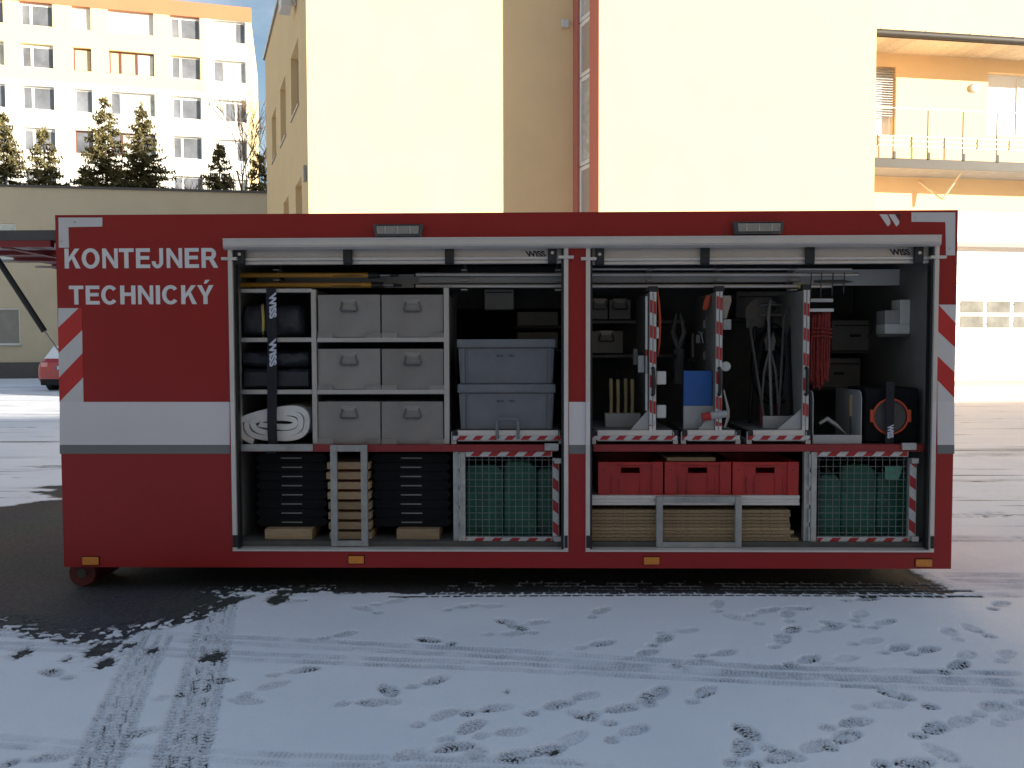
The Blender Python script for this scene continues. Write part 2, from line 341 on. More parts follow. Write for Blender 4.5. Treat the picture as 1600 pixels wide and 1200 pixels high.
X = np.concatenate([xl[::-1], xs, xr]); Yf = grow(ys[-1], 900, .0085, 1.028); Yb = [ys[0] - (q - ys[-1]) for q in grow(ys[-1], 120, .0085, 1.15)]
Yv = np.concatenate([Yb[::-1], ys, Yf]); nx, ny = len(X), len(Yv)
PX, PY = np.meshgrid(X, Yv); P = np.stack([PX.ravel(), PY.ravel()], 1)
wob = (fbm(P, 2.2, 11) - .5)
g2 = lambda px, py: (lambda q: (q.x, q.y))(G(px, py))
bare_poly = [g2(0, 822), g2(45, 796), g2(110, 768), g2(200, 752), g2(330, 800), (2.2, 8.1), (3.05, 8.1), (3.08, D + .06), (-2.0, D + .02), g2(385, 934), g2(345, 952), g2(280, 976), g2(200, 998), g2(120, 1000), g2(40, 988), g2(-120, 985), g2(-400, 960), g2(-300, 830)]
sdv = poly_sd(P, bare_poly) + wob * .34 * np.clip((P[:, 0] * -1 - 1.2) / 1.2, .10, 1) + (fbm(P, 14, 31) - .5) * .10
sdv += np.where(P[:, 1] > 6.5, (fbm(P * np.array([.35, 1.6]), 1.6, 91) - .5) * 1.5, 0)
dust = (fbm(P, 26, 71, 3) > .60) * np.exp(np.clip(sdv, -3, 0) / .16) * .85 * (P[:, 1] < 6.5) * (P[:, 0] < -1.2)
snow = np.maximum(dust, np.clip(sdv / .11 + (fbm(P, 60, 61, 2) - .5) * .5, 0, 1))
press = np.zeros(len(P))                      # how far the snow is pressed down (0..1)
fine = fbm(P, 42, 5, 3); grain = fbm(P, 18, 9, 3)
# tyre tracks: a centre line on the ground, half width, tread
def track(pts, hw, kind, depth=1.0):
    global press, snow
    pts = np.array(pts, float); s0 = 0.0
    lo, hi = pts.min(0) - hw - .1, pts.max(0) + hw + .1
    idx = np.where((P[:, 0] > lo[0]) & (P[:, 0] < hi[0]) & (P[:, 1] > lo[1]) & (P[:, 1] < hi[1]))[0]
    q = P[idx]; best = np.full(len(q), 1e9); lat = np.zeros(len(q)); along = np.zeros(len(q))
    for a, b in zip(pts[:-1], pts[1:]):
        ab = b - a; L = np.linalg.norm(ab); t = np.clip(((q - a) @ ab) / L ** 2, 0, 1); c = a + t[:, None] * ab; dd = np.linalg.norm(q - c, axis=1)
        sg = ((q - a)[:, 0] * ab[1] - (q - a)[:, 1] * ab[0]) / L; k = dd < best
        best[k] = dd[k]; lat[k] = sg[k]; along[k] = s0 + t[k] * L; s0 += L
    u = lat / hw; inside = np.clip((1.03 - np.abs(u)) / .06, 0, 1)
    if kind == 'lorry':
        rib = (np.abs(((u + 1) * 2.0) % 1 - .5) > .41).astype(float)
        blk = (((along / .030 + .25 * np.sin(u * 9)) % 1) > .38).astype(float)
        p = inside * ((.95 * blk + .18) * (1 - rib)) * np.clip(.35 + 1.0 * fbm(q, 7, 77), 0, 1)
    elif kind == 'blocks':
        blk = ((((along / .075 + (np.floor((u + 1) * 2.0) % 2) * .5) % 1) > .22) & ((((u + 1) * 2.0) % 1) > .16)).astype(float)
        p = inside * (1.25 * blk + .1)
    else:
        blk = (((along / .022 + .6 * np.abs(u)) % 1) > .42).astype(float); mid = np.clip((np.abs(u) - .12) / .1, .25, 1)
        p = inside * (.55 * blk + .15) * mid * np.clip(1.8 * fbm(q, 9, 55) - .25, 0, 1.2)
    press[idx] = np.maximum(press[idx], p * depth)
gl = lambda *a: [g2(x, y) for x, y in a]
track(gl((-80, 990), (180, 995), (400, 1005), (800, 1026), (1200, 1052), (1700, 1066)), .085, 'car', .95)
track(gl((-80, 1012), (180, 1018), (400, 1030), (800, 1046), (1200, 1066), (1700, 1084)), .075, 'car', .9)
track(gl((235, 1015), (212, 1060), (185, 1120), (140, 1230)), .105, 'lorry', .8)
track(gl((345, 945), (330, 1010), (318, 1060), (300, 1130), (268, 1240)), .12, 'lorry', .9)
track(gl((-60, 1160), (200, 1178), (450, 1192), (900, 1204)), .06, 'car', .8)
track([(-.55, D - .02), (1.0, D + .03), (3.05, D + .02)], .13, 'blocks', 1.25)
track([(3.0, D + .02), (4.2, D + .05), (7, D + .2)], .16, 'car', .75)
track([(3.0, D + .36), (4.2, D + .36), (7, D + .5)], .14, 'car', .75)
for a, b, hw in (((-14, 9.2), (-3.2, 8.6), .10), ((-14, 10.0), (-3.2, 9.9), .10), ((-16, 12.2), (-3, 12.9), .12), ((3, 8.2), (16, 9.8), .12), ((3, 10.4), (18, 11.2), .12), ((2, 13.2), (20, 12.2), .14), ((3, 7.4), (12, 6.9), .12)):
    track([a, ((a[0] + b[0]) / 2, (a[1] + b[1]) / 2 + .15), b], hw, 'car', 1.1)
# footprints: heel and sole with a treaded pattern
feet = [(90,1058),(285,1090),(330,1068),(435,938),(462,925),(452,944),(552,926),(575,956),(610,944),(530,996),(460,1053),(415,1079),(370,1098),(570,1102),(610,1088),(670,1070),(682,1126),(762,1113),(720,952),(758,950),(792,994),(798,978),(725,1146),(692,1176),(625,1190),(785,1150),(730,1192),(790,1186),(816,986),(832,978),(935,960),(930,1011),(1060,990),(1032,1004),(1002,1026),(1160,971),(1190,960),(1230,966),(1236,954),(1231,990),(1219,1006),(1290,986),(1312,979),(1376,978),(1340,966),(1352,1006),(1396,1018),(1442,1021),(1486,995),(1526,990),(1506,1031),(1490,1046),(1255,1036),(1312,1035),(860,1110),(906,1095),(922,1126),(956,1114),(1002,1100),(1026,1092),(1096,1090),(886,1166),(842,1181),(1176,1156),(1154,1180),(1206,1191),(1322,1136),(1314,1161),(1264,1176),(1375,1107),(1416,1096),(1452,1146),(1492,1136),(1542,1112),(1576,1126),(1598,1105),(1412,1198),(1482,1191),(1345,940),(1560,950),(1080,1040),(60,1192),(205,1152),(1120,1025),(680,1005),(1570,1030),(1120,950),(980,1150)]
rf = np.random.default_rng(3)
for i, (fx, fy) in enumerate(feet):
    c = np.array(g2(fx, fy)); ang = rad((38 if i % 7 else 120) + rf.normal(0, 16)); ln = .27 + rf.random() * .05; st = .45 + .6 * rf.random()
    idx = np.where((np.abs(P[:, 0] - c[0]) < .3) & (np.abs(P[:, 1] - c[1]) < .3))[0]; q = P[idx] - c
    u = (q[:, 0] * math.cos(ang) + q[:, 1] * math.sin(ang)) / ln; v = -q[:, 0] * math.sin(ang) + q[:, 1] * math.cos(ang)
    wv = .006 * np.sin(u * 7 + i); v = v + wv
    sole = 1 - np.hypot((u - .16) / .34, v / (.054 - .012 * np.clip(u - .2, 0, 1))); heel = 1 - np.hypot((u + .35) / .155, v / .041)
    sd_ = np.maximum(sole, heel); e = np.clip(sd_ / .22 + .15 * (grain[idx] - .5), 0, 1); arch = np.clip(1 - np.hypot((u + .12) / .22, v / .03), 0, 1) * .45; e = np.maximum(e, arch)
    tread = .50 + .50 * ((((u * ln / .024 + 1.2 * np.abs(v) / .05) % 1) > .40))
    p = e * tread * st * np.clip(.1 + 1.5 * fbm(P[idx] * (1 + .01 * i), 11, 40 + i % 5), 0, 1.2)
    press[idx] = np.maximum(press[idx], p)
    ridge = np.exp(-((sd_ + .14) / .12) ** 2) * (e < .05) * (.35 + .4 * fine[idx])
    press[idx] -= np.where(press[idx] <= 0.02, ridge, 0)
for px, py, r in ((37, 1023, .07), (108, 1034, .05), (160, 1017, .10), (166, 1038, .07), (200, 1012, .06), (340, 1028, .07), (322, 1030, .05), (240, 1018, .05), (790, 1083, .012), (1390, 1062, .012), (345, 1033, .03), (435, 938, .09), (462, 926, .06)):
    c = np.array(g2(px, py)); q = P - c; dd = np.hypot(q[:, 0], q[:, 1] * .6) + (fine - .5) * .10; press = np.maximum(press, np.clip((r - dd) / .03, 0, 1) * 1.2)
zr_ = (P[:, 0] > -.55) & (P[:, 0] < 3.15) & (P[:, 1] > D + .02) & (P[:, 1] < D + .30)
xx_ = P[:, 0] + .05 * (np.floor((P[:, 1] - D) / .075) % 2)
ribs = ((((P[:, 1] - D) / .075) % 1 < .24) | ((xx_ / .105) % 1 < .16)) & (fbm(P, 8, 83, 3) + .25 * np.clip((P[:, 0] + .5) / 3.6, 0, 1) > .52)
snow = np.maximum(snow, np.where(zr_ & ribs, .34 + .22 * fine, 0))
thick = .016 + .004 * fbm(P, 1.5, 21) + .0035 * (fbm(P, 9, 23) - .5)
cover = np.clip(snow - np.clip(press * (0.6 + .8 * fine) - .55, 0, 1) * 1.5 * snow, 0, 1)
zz = terrain_z(P[:, 1]) + snow * thick * (1 - .88 * np.clip(press, -1, 1)) + np.where(snow > .5, (fine - .5) * .0022, 0)
me = bpy.data.meshes.new('ground'); N = nx * ny
me.vertices.add(N); co = np.empty((N, 3), np.float32); co[:, :2] = P; co[:, 2] = zz; me.vertices.foreach_set('co', co.ravel())
ii = (np.arange(ny - 1)[:, None] * nx + np.arange(nx - 1)[None, :]).ravel(); q = np.stack([ii, ii + 1, ii + nx + 1, ii + nx], 1).astype(np.int32)
me.loops.add(q.size); me.loops.foreach_set('vertex_index', q.ravel()); me.polygons.add(len(q)); me.polygons.foreach_set('loop_start', np.arange(0, q.size, 4, dtype=np.int32)); me.polygons.foreach_set('loop_total', np.full(len(q), 4, np.int32))
me.polygons.foreach_set('use_smooth', np.ones(len(q), bool)); me.update(calc_edges=True)
thin = np.clip(np.clip(press, 0, 1.2) * (.55 + .9 * grain), 0, 1)
at = me.attributes.new('thin', 'FLOAT', 'POINT'); at.data.foreach_set('value', thin.astype(np.float32))
at = me.attributes.new('cover', 'FLOAT', 'POINT'); at.data.foreach_set('value', cover.astype(np.float32))
gm = bpy.data.materials.new('snowy_asphalt'); gm.use_nodes = True; t = gm.node_tree; b = t.nodes['Principled BSDF']
def nd(k, **kw):
    n = t.nodes.new(k)
    for a, v in kw.items(): n.inputs[a].default_value = v
    return n
L = t.links.new
ge = t.nodes.new('ShaderNodeNewGeometry'); av = t.nodes.new('ShaderNodeAttribute'); av.attribute_name = 'cover'
n1 = nd('ShaderNodeTexNoise', Scale=90.0, Detail=5.0, Roughness=.7); L(ge.outputs['Position'], n1.inputs['Vector'])
mp = nd('ShaderNodeMapping', Scale=(.16, .95, 1)); L(ge.outputs['Position'], mp.inputs[0])
n2 = nd('ShaderNodeTexNoise', Scale=2.2, Detail=10.0, Roughness=.74); L(mp.outputs[0], n2.inputs['Vector'])
st = nd('ShaderNodeMapRange'); st.inputs['From Min'].default_value = .51; st.inputs['From Max'].default_value = .70; L(n2.outputs['Fac'], st.inputs['Value'])
mp5 = nd('ShaderNodeMapping', Scale=(.10, 3.0, 1), Rotation=(0, 0, rad(-5))); L(ge.outputs['Position'], mp5.inputs[0])
n5 = nd('ShaderNodeTexNoise', Scale=1.3, Detail=7.0, Roughness=.6); L(mp5.outputs[0], n5.inputs['Vector'])
st5 = nd('ShaderNodeMapRange'); st5.inputs['From Min'].default_value = .56; st5.inputs['From Max'].default_value = .63; st5.inputs['To Max'].default_value = .8; L(n5.outputs['Fac'], st5.inputs['Value'])
stm = t.nodes.new('ShaderNodeMath'); stm.operation = 'MAXIMUM'; L(st.outputs[0], stm.inputs[0]); L(st5.outputs[0], stm.inputs[1])
sy = t.nodes.new('ShaderNodeSeparateXYZ'); L(ge.outputs['Position'], sy.inputs[0])
fa = nd('ShaderNodeMapRange'); fa.inputs['From Min'].default_value = 6.4; fa.inputs['From Max'].default_value = 8.0; L(sy.outputs['Y'], fa.inputs['Value'])
sf = t.nodes.new('ShaderNodeMath'); sf.operation = 'MULTIPLY'; L(stm.outputs[0], sf.inputs[0]); L(fa.outputs[0], sf.inputs[1])
s2 = t.nodes.new('ShaderNodeMath'); s2.operation = 'MULTIPLY_ADD'; L(sf.outputs[0], s2.inputs[0]); s2.inputs[1].default_value = -.80; L(av.outputs['Fac'], s2.inputs[2])
jn = t.nodes.new('ShaderNodeMath'); jn.operation = 'MULTIPLY_ADD'; L(n1.outputs['Fac'], jn.inputs[0]); jn.inputs[1].default_value = .7; jn.inputs[2].default_value = -.35
ad = t.nodes.new('ShaderNodeMath'); L(s2.outputs[0], ad.inputs[0]); L(jn.outputs[0], ad.inputs[1])
cv = nd('ShaderNodeMapRange'); cv.inputs['From Min'].default_value = .30; cv.inputs['From Max'].default_value = .62; L(ad.outputs[0], cv.inputs['Value'])
an = nd('ShaderNodeTexVoronoi', Scale=150.0); L(ge.outputs['Position'], an.inputs['Vector'])
ar = t.nodes.new('ShaderNodeValToRGB'); e = ar.color_ramp.elements; e[0].color = (.022, .023, .026, 1); e[1].color = (.13, .13, .132, 1); e[1].position = .9; an2 = nd('ShaderNodeTexVoronoi', Scale=55.0); L(ge.outputs['Position'], an2.inputs['Vector']); am = t.nodes.new('ShaderNodeMix'); am.data_type = 'RGBA'; am.inputs[0].default_value = .45; L(an.outputs['Color'], am.inputs[6]); L(an2.outputs['Color'], am.inputs[7]); L(am.outputs[2], ar.inputs['Fac'])
n3 = nd('ShaderNodeTexNoise', Scale=.9, Detail=6.0); L(ge.outputs['Position'], n3.inputs['Vector'])
mm = t.nodes.new('ShaderNodeMix'); mm.data_type = 'RGBA'; mm.blend_type = 'MULTIPLY'; mm.inputs[0].default_value = .6; L(ar.outputs[0], mm.inputs[6]); L(n3.outputs['Color'], mm.inputs[7])
sr = t.nodes.new('ShaderNodeValToRGB'); e = sr.color_ramp.elements; e[0].color = (.80, .84, .92, 1); e[1].color = (.89, .92, .98, 1); e[0].position = .3; e[1].position = .65; L(n3.outputs['Fac'], sr.inputs['Fac'])
mc = t.nodes.new('ShaderNodeMix'); mc.data_type = 'RGBA'; L(cv.outputs[0], mc.inputs[0]); L(mm.outputs[2], mc.inputs[6])
tv = t.nodes.new('ShaderNodeAttribute'); tv.attribute_name = 'thin'; n4 = nd('ShaderNodeTexNoise', Scale=140.0, Detail=3.0); L(ge.outputs['Position'], n4.inputs['Vector'])
n4r = nd('ShaderNodeMapRange'); n4r.inputs['From Min'].default_value = .40; n4r.inputs['From Max'].default_value = .66; n4r.inputs['To Min'].default_value = .12; n4r.inputs['To Max'].default_value = .95; L(n4.outputs['Fac'], n4r.inputs['Value'])
tn_ = t.nodes.new('ShaderNodeMath'); tn_.operation = 'MULTIPLY'; L(tv.outputs['Fac'], tn_.inputs[0]); L(n4r.outputs[0], tn_.inputs[1])
ms = t.nodes.new('ShaderNodeMix'); ms.data_type = 'RGBA'; L(tn_.outputs[0], ms.inputs[0]); L(sr.outputs[0], ms.inputs[6]); ms.inputs[7].default_value = (.10, .10, .11, 1); L(ms.outputs[2], mc.inputs[7]); L(mc.outputs[2], b.inputs['Base Color'])
rg = nd('ShaderNodeMapRange'); rg.inputs['To Min'].default_value = .78; rg.inputs['To Max'].default_value = .9; L(cv.outputs[0], rg.inputs['Value']); L(rg.outputs[0], b.inputs['Roughness'])
b.inputs['Specular IOR Level'].default_value = .25
hb = t.nodes.new('ShaderNodeMath'); hb.operation = 'MULTIPLY_ADD'; L(cv.outputs[0], hb.inputs[0]); hb.inputs[1].default_value = .6; L(n1.outputs['Fac'], hb.inputs[2])
bp = nd('ShaderNodeBump', Strength=.7, Distance=.008); L(hb.outputs[0], bp.inputs['Height']); L(bp.outputs[0], b.inputs['Normal'])
me.materials.append(gm)
ground = bpy.data.objects.new('ground', me); COL.objects.link(ground); tag(ground, 'asphalt yard thinly covered with trodden snow', 'ground', kind='structure')

# ------------------------------------------------------------------ buildings
def window(parent, fr, u0, u1, z0, z1, o, cols=(), fm='pvc', pm='glass', fw=.07, rows=(), blind=0.0, sill=None):
    w = MB(); d = .06
    w.fbox(fr, u0, u1, o, o + d, z0, z0 + fw); w.fbox(fr, u0, u1, o, o + d, z1 - fw, z1); w.fbox(fr, u0, u0 + fw, o, o + d, z0 + fw, z1 - fw); w.fbox(fr, u1 - fw, u1, o, o + d, z0 + fw, z1 - fw)
    for c in cols:
        x = u0 + (u1 - u0) * c; w.fbox(fr, x - fw * .8, x + fw * .8, o + .002, o + d - .004, z0 + fw, z1 - fw)
    for c in rows:
        z = z0 + (z1 - z0) * c; w.fbox(fr, u0 + fw, u1 - fw, o + .003, o + d - .006, z - fw * .5, z + fw * .5)
    wi = w.build('window', M[fm], parent)
    edges = [0] + list(cols) + [1]
    for k in range(len(edges) - 1):
        a = u0 + (u1 - u0) * edges[k] + fw * .9; c = u0 + (u1 - u0) * edges[k + 1] - fw * .9
        p = pm[k % len(pm)] if isinstance(pm, (list, tuple)) else pm
        MB().fbox(fr, a, c, o - .01, o + .02, z0 + fw * .9, z1 - fw * .9).build('pane', M[p], wi)
    if blind: MB().fbox(fr, u0 + fw, u1 - fw, o + .022, o + .04, z1 - (z1 - z0) * blind, z1 - fw).build('blind', M['whiteb'], wi)
    if sill is not None: MB().fbox(fr, u0 - .05, u1 + .05, o, sill, z0 - .05, z0 - .004).build('sill', M['zinc'], wi)
    return wi
TZ = .35                                      # yard level by the buildings
A9 = rad(10)
# the fire station: recessed stair wall on the left, projecting block on the right
pB = W(935, 545, 20.0); fB = Fr((pB.x, pB.y), A9)
sdir = Vector((-math.sin(rad(22)), math.cos(rad(22)), 0))
# hit2: where the sight line of a picture column crosses the line p + t d on the ground
def hit2(px, p, d):
    r = ray(px, 545); a = np.array([[r.x, -d.x], [r.y, -d.y]]); s_ = np.linalg.solve(a, np.array([p.x - CAM.x, p.y - CAM.y])); q = p + d * s_[1]; return Vector((q.x, q.y, 0))
pB = Vector((pB.x, pB.y, 0)); pJ = hit2(895, pB, sdir); pA = hit2(485, pJ, fB.d); pA2 = hit2(421, pA, sdir); uB = fB.at(1362, 545)[0]; pBr = fB.pt(uB, 0, 0)
HA, HB = 12.4, 17.0
st_ = thing('fire_station', (pB.x, pB.y, TZ), 'tall yellow rendered building with red trimmed stair glazing behind the container', 'building')
fA = Fr((pA.x, pA.y), A9); LA = (pJ - pA).length
fS = Fr((pA2.x, pA2.y), math.atan2((pA - pA2).y, (pA - pA2).x)); LS = (pA - pA2).length
fJ = Fr((pJ.x, pJ.y), math.atan2((pB - pJ).y, (pB - pJ).x)); LJ = (pB - pJ).length
MB().wall(fA, 0, LA, 0, HA).build('wall', M['render_y'], st_, label='recessed front wall, sunlit with a shaded strip')
wn = []
for x0, x1, ya, yb in ((454, 466, 75, 178), (437.5, 446, 128, 222), (424.5, 431, 175, 250), (461.5, 471.5, 283, 392), (443, 451, 311, 392)):
    ua, za = fS.at((x0 + x1) / 2, ya); u0 = fS.at(x0, ya)[0]; u1 = fS.at(x1, ya)[0]; zb = fS.at((x0 + x1) / 2, yb)[1]; wn.append((u0, u1, zb, za))
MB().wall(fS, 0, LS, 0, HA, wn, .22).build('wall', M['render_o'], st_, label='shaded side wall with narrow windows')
for a in wn: window(st_, fS, a[0], a[1], a[2], a[3], -.22, pm='panelgrey', fm='render_b', fw=.06, sill=.04)
us = lambda px: fJ.at(px, 200)[0]
g0, g1 = us(902), us(921)
MB().wall(fJ, 0, LJ, 0, HB, [(g0, g1, .5, HB - .5)], .12).build('wall', M['trim_red'], st_, label='red framed narrow wall beside the stair glazing')
bands = [fJ.at(911, y)[1] for y in (345, 258, 118, 30, -110, -200)]
for k in range(len(bands) - 1):
    window(st_, fJ, g0 + .01, g1 - .01, bands[k] + .03, bands[k + 1], -.12, pm='panelgrey' if k % 2 == 0 else 'curtain', fw=.09)
MB().wall(fB, 0.0, uB, 0, HB).build('wall', M['render_y'], st_, label='sunlit front wall of the projecting block')
back = Vector((sdir.x, sdir.y, 0)) * 13
b1, b2, b3 = pBr + back, pB + back, pJ
fR = Fr((pBr.x, pBr.y), math.atan2(back.y, back.x)); MB().wall(fR, 0, 13, 0, HB).build('wall', M['render_y'], st_)
pk = pA2 + (b1 - pBr).normalized() * 0
MB().prismz([(pA.x + .15, pA.y + .05), (pJ.x, pJ.y + .05), (b2.x, b2.y), (pA2.x + .15, pA2.y)], HA - .25, HA - .1).build('roof', M['zinc'], st_)
MB().prismz([(pB.x + .05, pB.y + .05), (pBr.x, pBr.y + .05), (b1.x, b1.y), (b2.x, b2.y)], HB - .25, HB - .1).build('roof', M['zinc'], st_)
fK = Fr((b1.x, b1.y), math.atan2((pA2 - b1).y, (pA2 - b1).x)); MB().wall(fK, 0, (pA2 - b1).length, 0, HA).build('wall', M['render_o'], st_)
MB().fbox(fS, -.1, LS + .06, -.3, .07, HA, HA + .09).build('coping', M['zinc'], st_)
cu, cz = fA.at(882, 38); MB().fbox(fA, cu - .09, cu + .09, .003, .10, cz - .1, cz + .09).build('wall_box', M['whitep'], st_, bevel=.01)
cu, cz = fS.at(463, 9); k = MB().fbox(fS, cu - .5, cu + .15, .12, .4, cz - .1, cz + .35); k.fbox(fS, cu - .08, cu + .1, 0.002, .12, cz, cz + .1); k.build('floodlight', M['whitep'], st_, bevel=.02)
cu, cz = fS.at(481, 268); k = MB().fbox(fS, cu - .35, cu - .2, .003, .08, cz - .2, cz + .2); k.build('wall_lamp', M['greyp'], st_, bevel=.02)

# the vehicle hall on the right with its balcony
pG = W(1362, 545, 29.7); fG = Fr((pG.x - 3.0 * math.cos(A9), pG.y - 3.0 * math.sin(A9)), A9)
hall = thing('vehicle_hall', (fG.p.x + 6, fG.p.y + 2, TZ), 'yellow vehicle hall with balcony and white sectional door at right', 'building')
def ga(px, py, o=0.0): return fG.at(px, py, o)
w1 = (-.0 + ga(1330, 110)[0], ga(1401, 110)[0], ga(1390, 212)[1], ga(1390, 104)[1]); w2 = (ga(1544, 118)[0], ga(1655, 118)[0], ga(1570, 212)[1], ga(1570, 114)[1])
dz1, dz0 = ga(1560, 381)[1], TZ + .05; d0, d1 = ga(1470, 470)[0], ga(1690, 470)[0]
zt = ga(1362, 82)[1]; uE = 22.0
MB().wall(fG, 0, uE, 0, zt, [w1, w2, (d0, d1, dz0, dz1)], .28).build('wall', M['render_y'], hall)
window(hall, fG, *w1, -.28, cols=(.5,), pm='whiteb', fw=.09)
window(hall, fG, *w2, -.28, cols=(.5,), pm='whiteb', fw=.09)
z = w1[2]
for k in range(20):
    zz_ = w1[3] - .05 - k * .085
    if zz_ > z + .3: MB().fbox(fG, w1[1] - .75, w1[1] - .02, -.14, -.06, zz_ - .03, zz_ - .012).build('blind_slat', M['zinc'], hall)
# eaves: boarded soffit and gutter
oe = 1.75; zs = ga(1362, 54, oe)[1]
for k in range(44):
    u = .0 + k * .5; MB().hexa([fG.pt(u + .006, oe, zs - .0), fG.pt(u + .494, oe, zs), fG.pt(u + .494, 0, zt), fG.pt(u + .006, 0, zt), fG.pt(u + .006, oe, zs + .03), fG.pt(u + .494, oe, zs + .03), fG.pt(u + .494, 0, zt + .03), fG.pt(u + .006, 0, zt + .03)]).build('soffit_board', M['soffit'], hall)
MB().hexa([fG.pt(0, oe + .02, zs + .04), fG.pt(uE, oe + .02, zs + .04), fG.pt(uE, .3, zt + .16), fG.pt(0, .3, zt + .16), fG.pt(0, oe + .02, zs + .1), fG.pt(uE, oe + .02, zs + .1), fG.pt(uE, .3, zt + .22), fG.pt(0, .3, zt + .22)]).build('roof', M['zinc'], hall)
MB().fbox(fG, 0, uE, oe - .02, oe + .018, zs - .06, zs + .2).build('fascia_board', M['zinc_d'], hall)
gt = MB(); gt.cyl(fG.pt(0, oe + .10, zs + .04), fG.pt(uE, oe + .10, zs + .04), .11, 12); gt.build('gutter', M['zinc_d'], hall)
for k in range(28): MB().fbox(fG, .3 + k * .8, .33 + k * .8, oe - .05, oe + .20, zs + .10, zs + .14).build('gutter_bracket', M['zinc_d'], hall)
cu, cz = ga(1521, 138); k = MB(); k.cyl(fG.pt(cu, .002, cz), fG.pt(cu, .10, cz), .17, 20, .13); k.build('wall_lamp', M['whitep'], hall)
MB().fbox(fG, 0, uE, -6, .35, zt + .25, zt + 7).build('upper_wall', M['render_y'], hall, label='set back upper storey above the gutter')
# balcony
ob = 1.5; z0, z1 = ga(1450, 262, ob)[1], ga(1450, 249, ob)[1]
bal = MB().fbox(fG, 0, uE, .0, ob, z0, z1 - .06).build('balcony_slab', M['concrete'], hall)
MB().fbox(fG, 0, uE, ob + .003, ob + .03, z0 - .04, z1).build('edge_profile', M['zinc_d'], bal)
rl = MB().fbox(fG, 0, uE, ob - .03, ob - .005, ga(1450, 170, ob)[1] - .02, ga(1450, 170, ob)[1]).build('railing', M['alu_l'], hall)
for px in (1397, 1451, 1506, 1559, 1611, 1344):
    u = ga(px, 210, ob)[0]; MB().fbox(fG, u - .018, u + .018, ob - .06, ob - .032, z1 - .1, ga(1450, 172, ob)[1]).build('railing_post', M['zinc_d'], rl)
    MB().fbox(fG, u - .04, u + .04, ob + .032, ob + .06, z1 - .02, z1 + .22).build('post_foot', M['zinc_d'], rl)
for y in (214, 221, 229): zq = ga(1450, y, ob)[1]; MB().fbox(fG, 0, uE, ob - .03, ob - .015, zq - .014, zq + .014).build('rail_wire', M['galv'], rl)
for px in (1371, 1424, 1476, 1527, 1577):
    u = ga(px, 225, ob)[0]; MB().fbox(fG, u - .02, u + .02, ob - .012, ob + .01, ga(1450, 230, ob)[1], ga(1450, 214, ob)[1]).build('wire_clamp', M['zinc_d'], rl)
k = MB(); pa, pb, pc = ga(1436, 284, .02), ga(1472, 312, .5), ga(1507, 263, .9)
k.tube([fG.pt(pa[0], .02, pa[1]), fG.pt(pb[0], .5, pb[1])], .035, 8); k.tube([fG.pt(pb[0], .5, pb[1]), fG.pt(pc[0], .9, pc[1])], .035, 8); k.build('shadow_bars', M['soffit'], hall)  # solid bars laid along the V-shaped shadow of a strut
# fascia and sectional door
MB().fbox(fG, d0 - .1, d1 + .1, .003, .12, dz1 + .02, ga(1560, 333)[1]).build('fascia', M['whitep'], hall)
MB().fbox(fG, d0 - .15, d1 + .15, .004, .2, dz1 - .14, dz1 + .02).build('door_head', M['concrete'], hall)
door = MB().fbox(fG, d0, d1, -.27, -.24, dz0, dz1).build('sectional_door', M['zinc'], hall)
nsec = 7; hs = (dz1 - dz0) / nsec
for k in range(nsec):
    a, c = dz0 + k * hs + .012, dz0 + (k + 1) * hs - .012
    MB().fbox(fG, d0 + .02, d1 - .02, -.238, -.19, a, c).build('door_section', M['whiteb'], door, bevel=.012)
za, zb = ga(1550, 512)[1], ga(1550, 470)[1]
for px in (1508, 1550, 1592, 1634, 1676):
    u0, u1 = ga(px - 2, 490)[0], ga(px + 34, 490)[0]
    for r0, r1 in ((za, (za + zb) / 2 - .06), ((za + zb) / 2 + .06, zb)): MB().fbox(fG, u0, u1, -.186, -.178, r0, r1).build('pane', M['pane_l'], door)
MB().fbox(fG, -.0, uE, .2, 1.1, TZ - .05, TZ + .16).build('kerb_step', M['concrete'], hall)
MB().fbox(fG, -.0, uE, -8, -.9, 0, zt).build('rear_mass', M['render_y'], hall)

# the low shaded wing at left
pL = W(-260, 545, 37.6); fL = Fr((pL.x, pL.y), A9); uL = fL.at(470, 545)[0]; zl = fL.at(210, 297)[1]
low = thing('low_wing', (fL.p.x + uL / 2, fL.p.y + 2, TZ), 'low beige flat roofed building in shade at left, red car before it', 'building')
q1 = (fL.at(-60, 480)[0], fL.at(30, 480)[0], fL.at(10, 539)[1], fL.at(10, 481)[1]); q2 = (fL.at(-60, 350)[0], fL.at(24, 350)[0], fL.at(10, 405)[1], fL.at(10, 349)[1])
zp = fL.at(60, 566)[1]; q3 = (q1[0] - 4.2, q1[1] - 4.2, q1[2], q1[3]); q4 = (q2[0] - 4.2, q2[1] - 4.2, q2[2], q2[3])
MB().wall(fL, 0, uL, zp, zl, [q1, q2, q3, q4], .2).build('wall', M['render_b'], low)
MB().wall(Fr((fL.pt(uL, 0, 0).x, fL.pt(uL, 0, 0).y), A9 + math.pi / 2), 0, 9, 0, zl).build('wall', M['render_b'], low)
MB().fbox(fL, 0, uL, -.25, .05, 0, zp).build('plinth', M['plinth'], low)
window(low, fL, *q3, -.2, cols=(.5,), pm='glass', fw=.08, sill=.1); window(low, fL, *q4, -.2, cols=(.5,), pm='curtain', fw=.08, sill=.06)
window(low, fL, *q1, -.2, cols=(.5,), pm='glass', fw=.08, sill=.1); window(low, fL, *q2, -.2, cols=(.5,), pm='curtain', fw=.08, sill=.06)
MB().fbox(fL, 0, uL, -9, -.02, zl - .3, zl - .05).build('roof', M['zinc'], low); MB().fbox(fL, -.05, uL + .05, -.35, .1, zl, zl + .1).build('coping', M['plinth'], low)

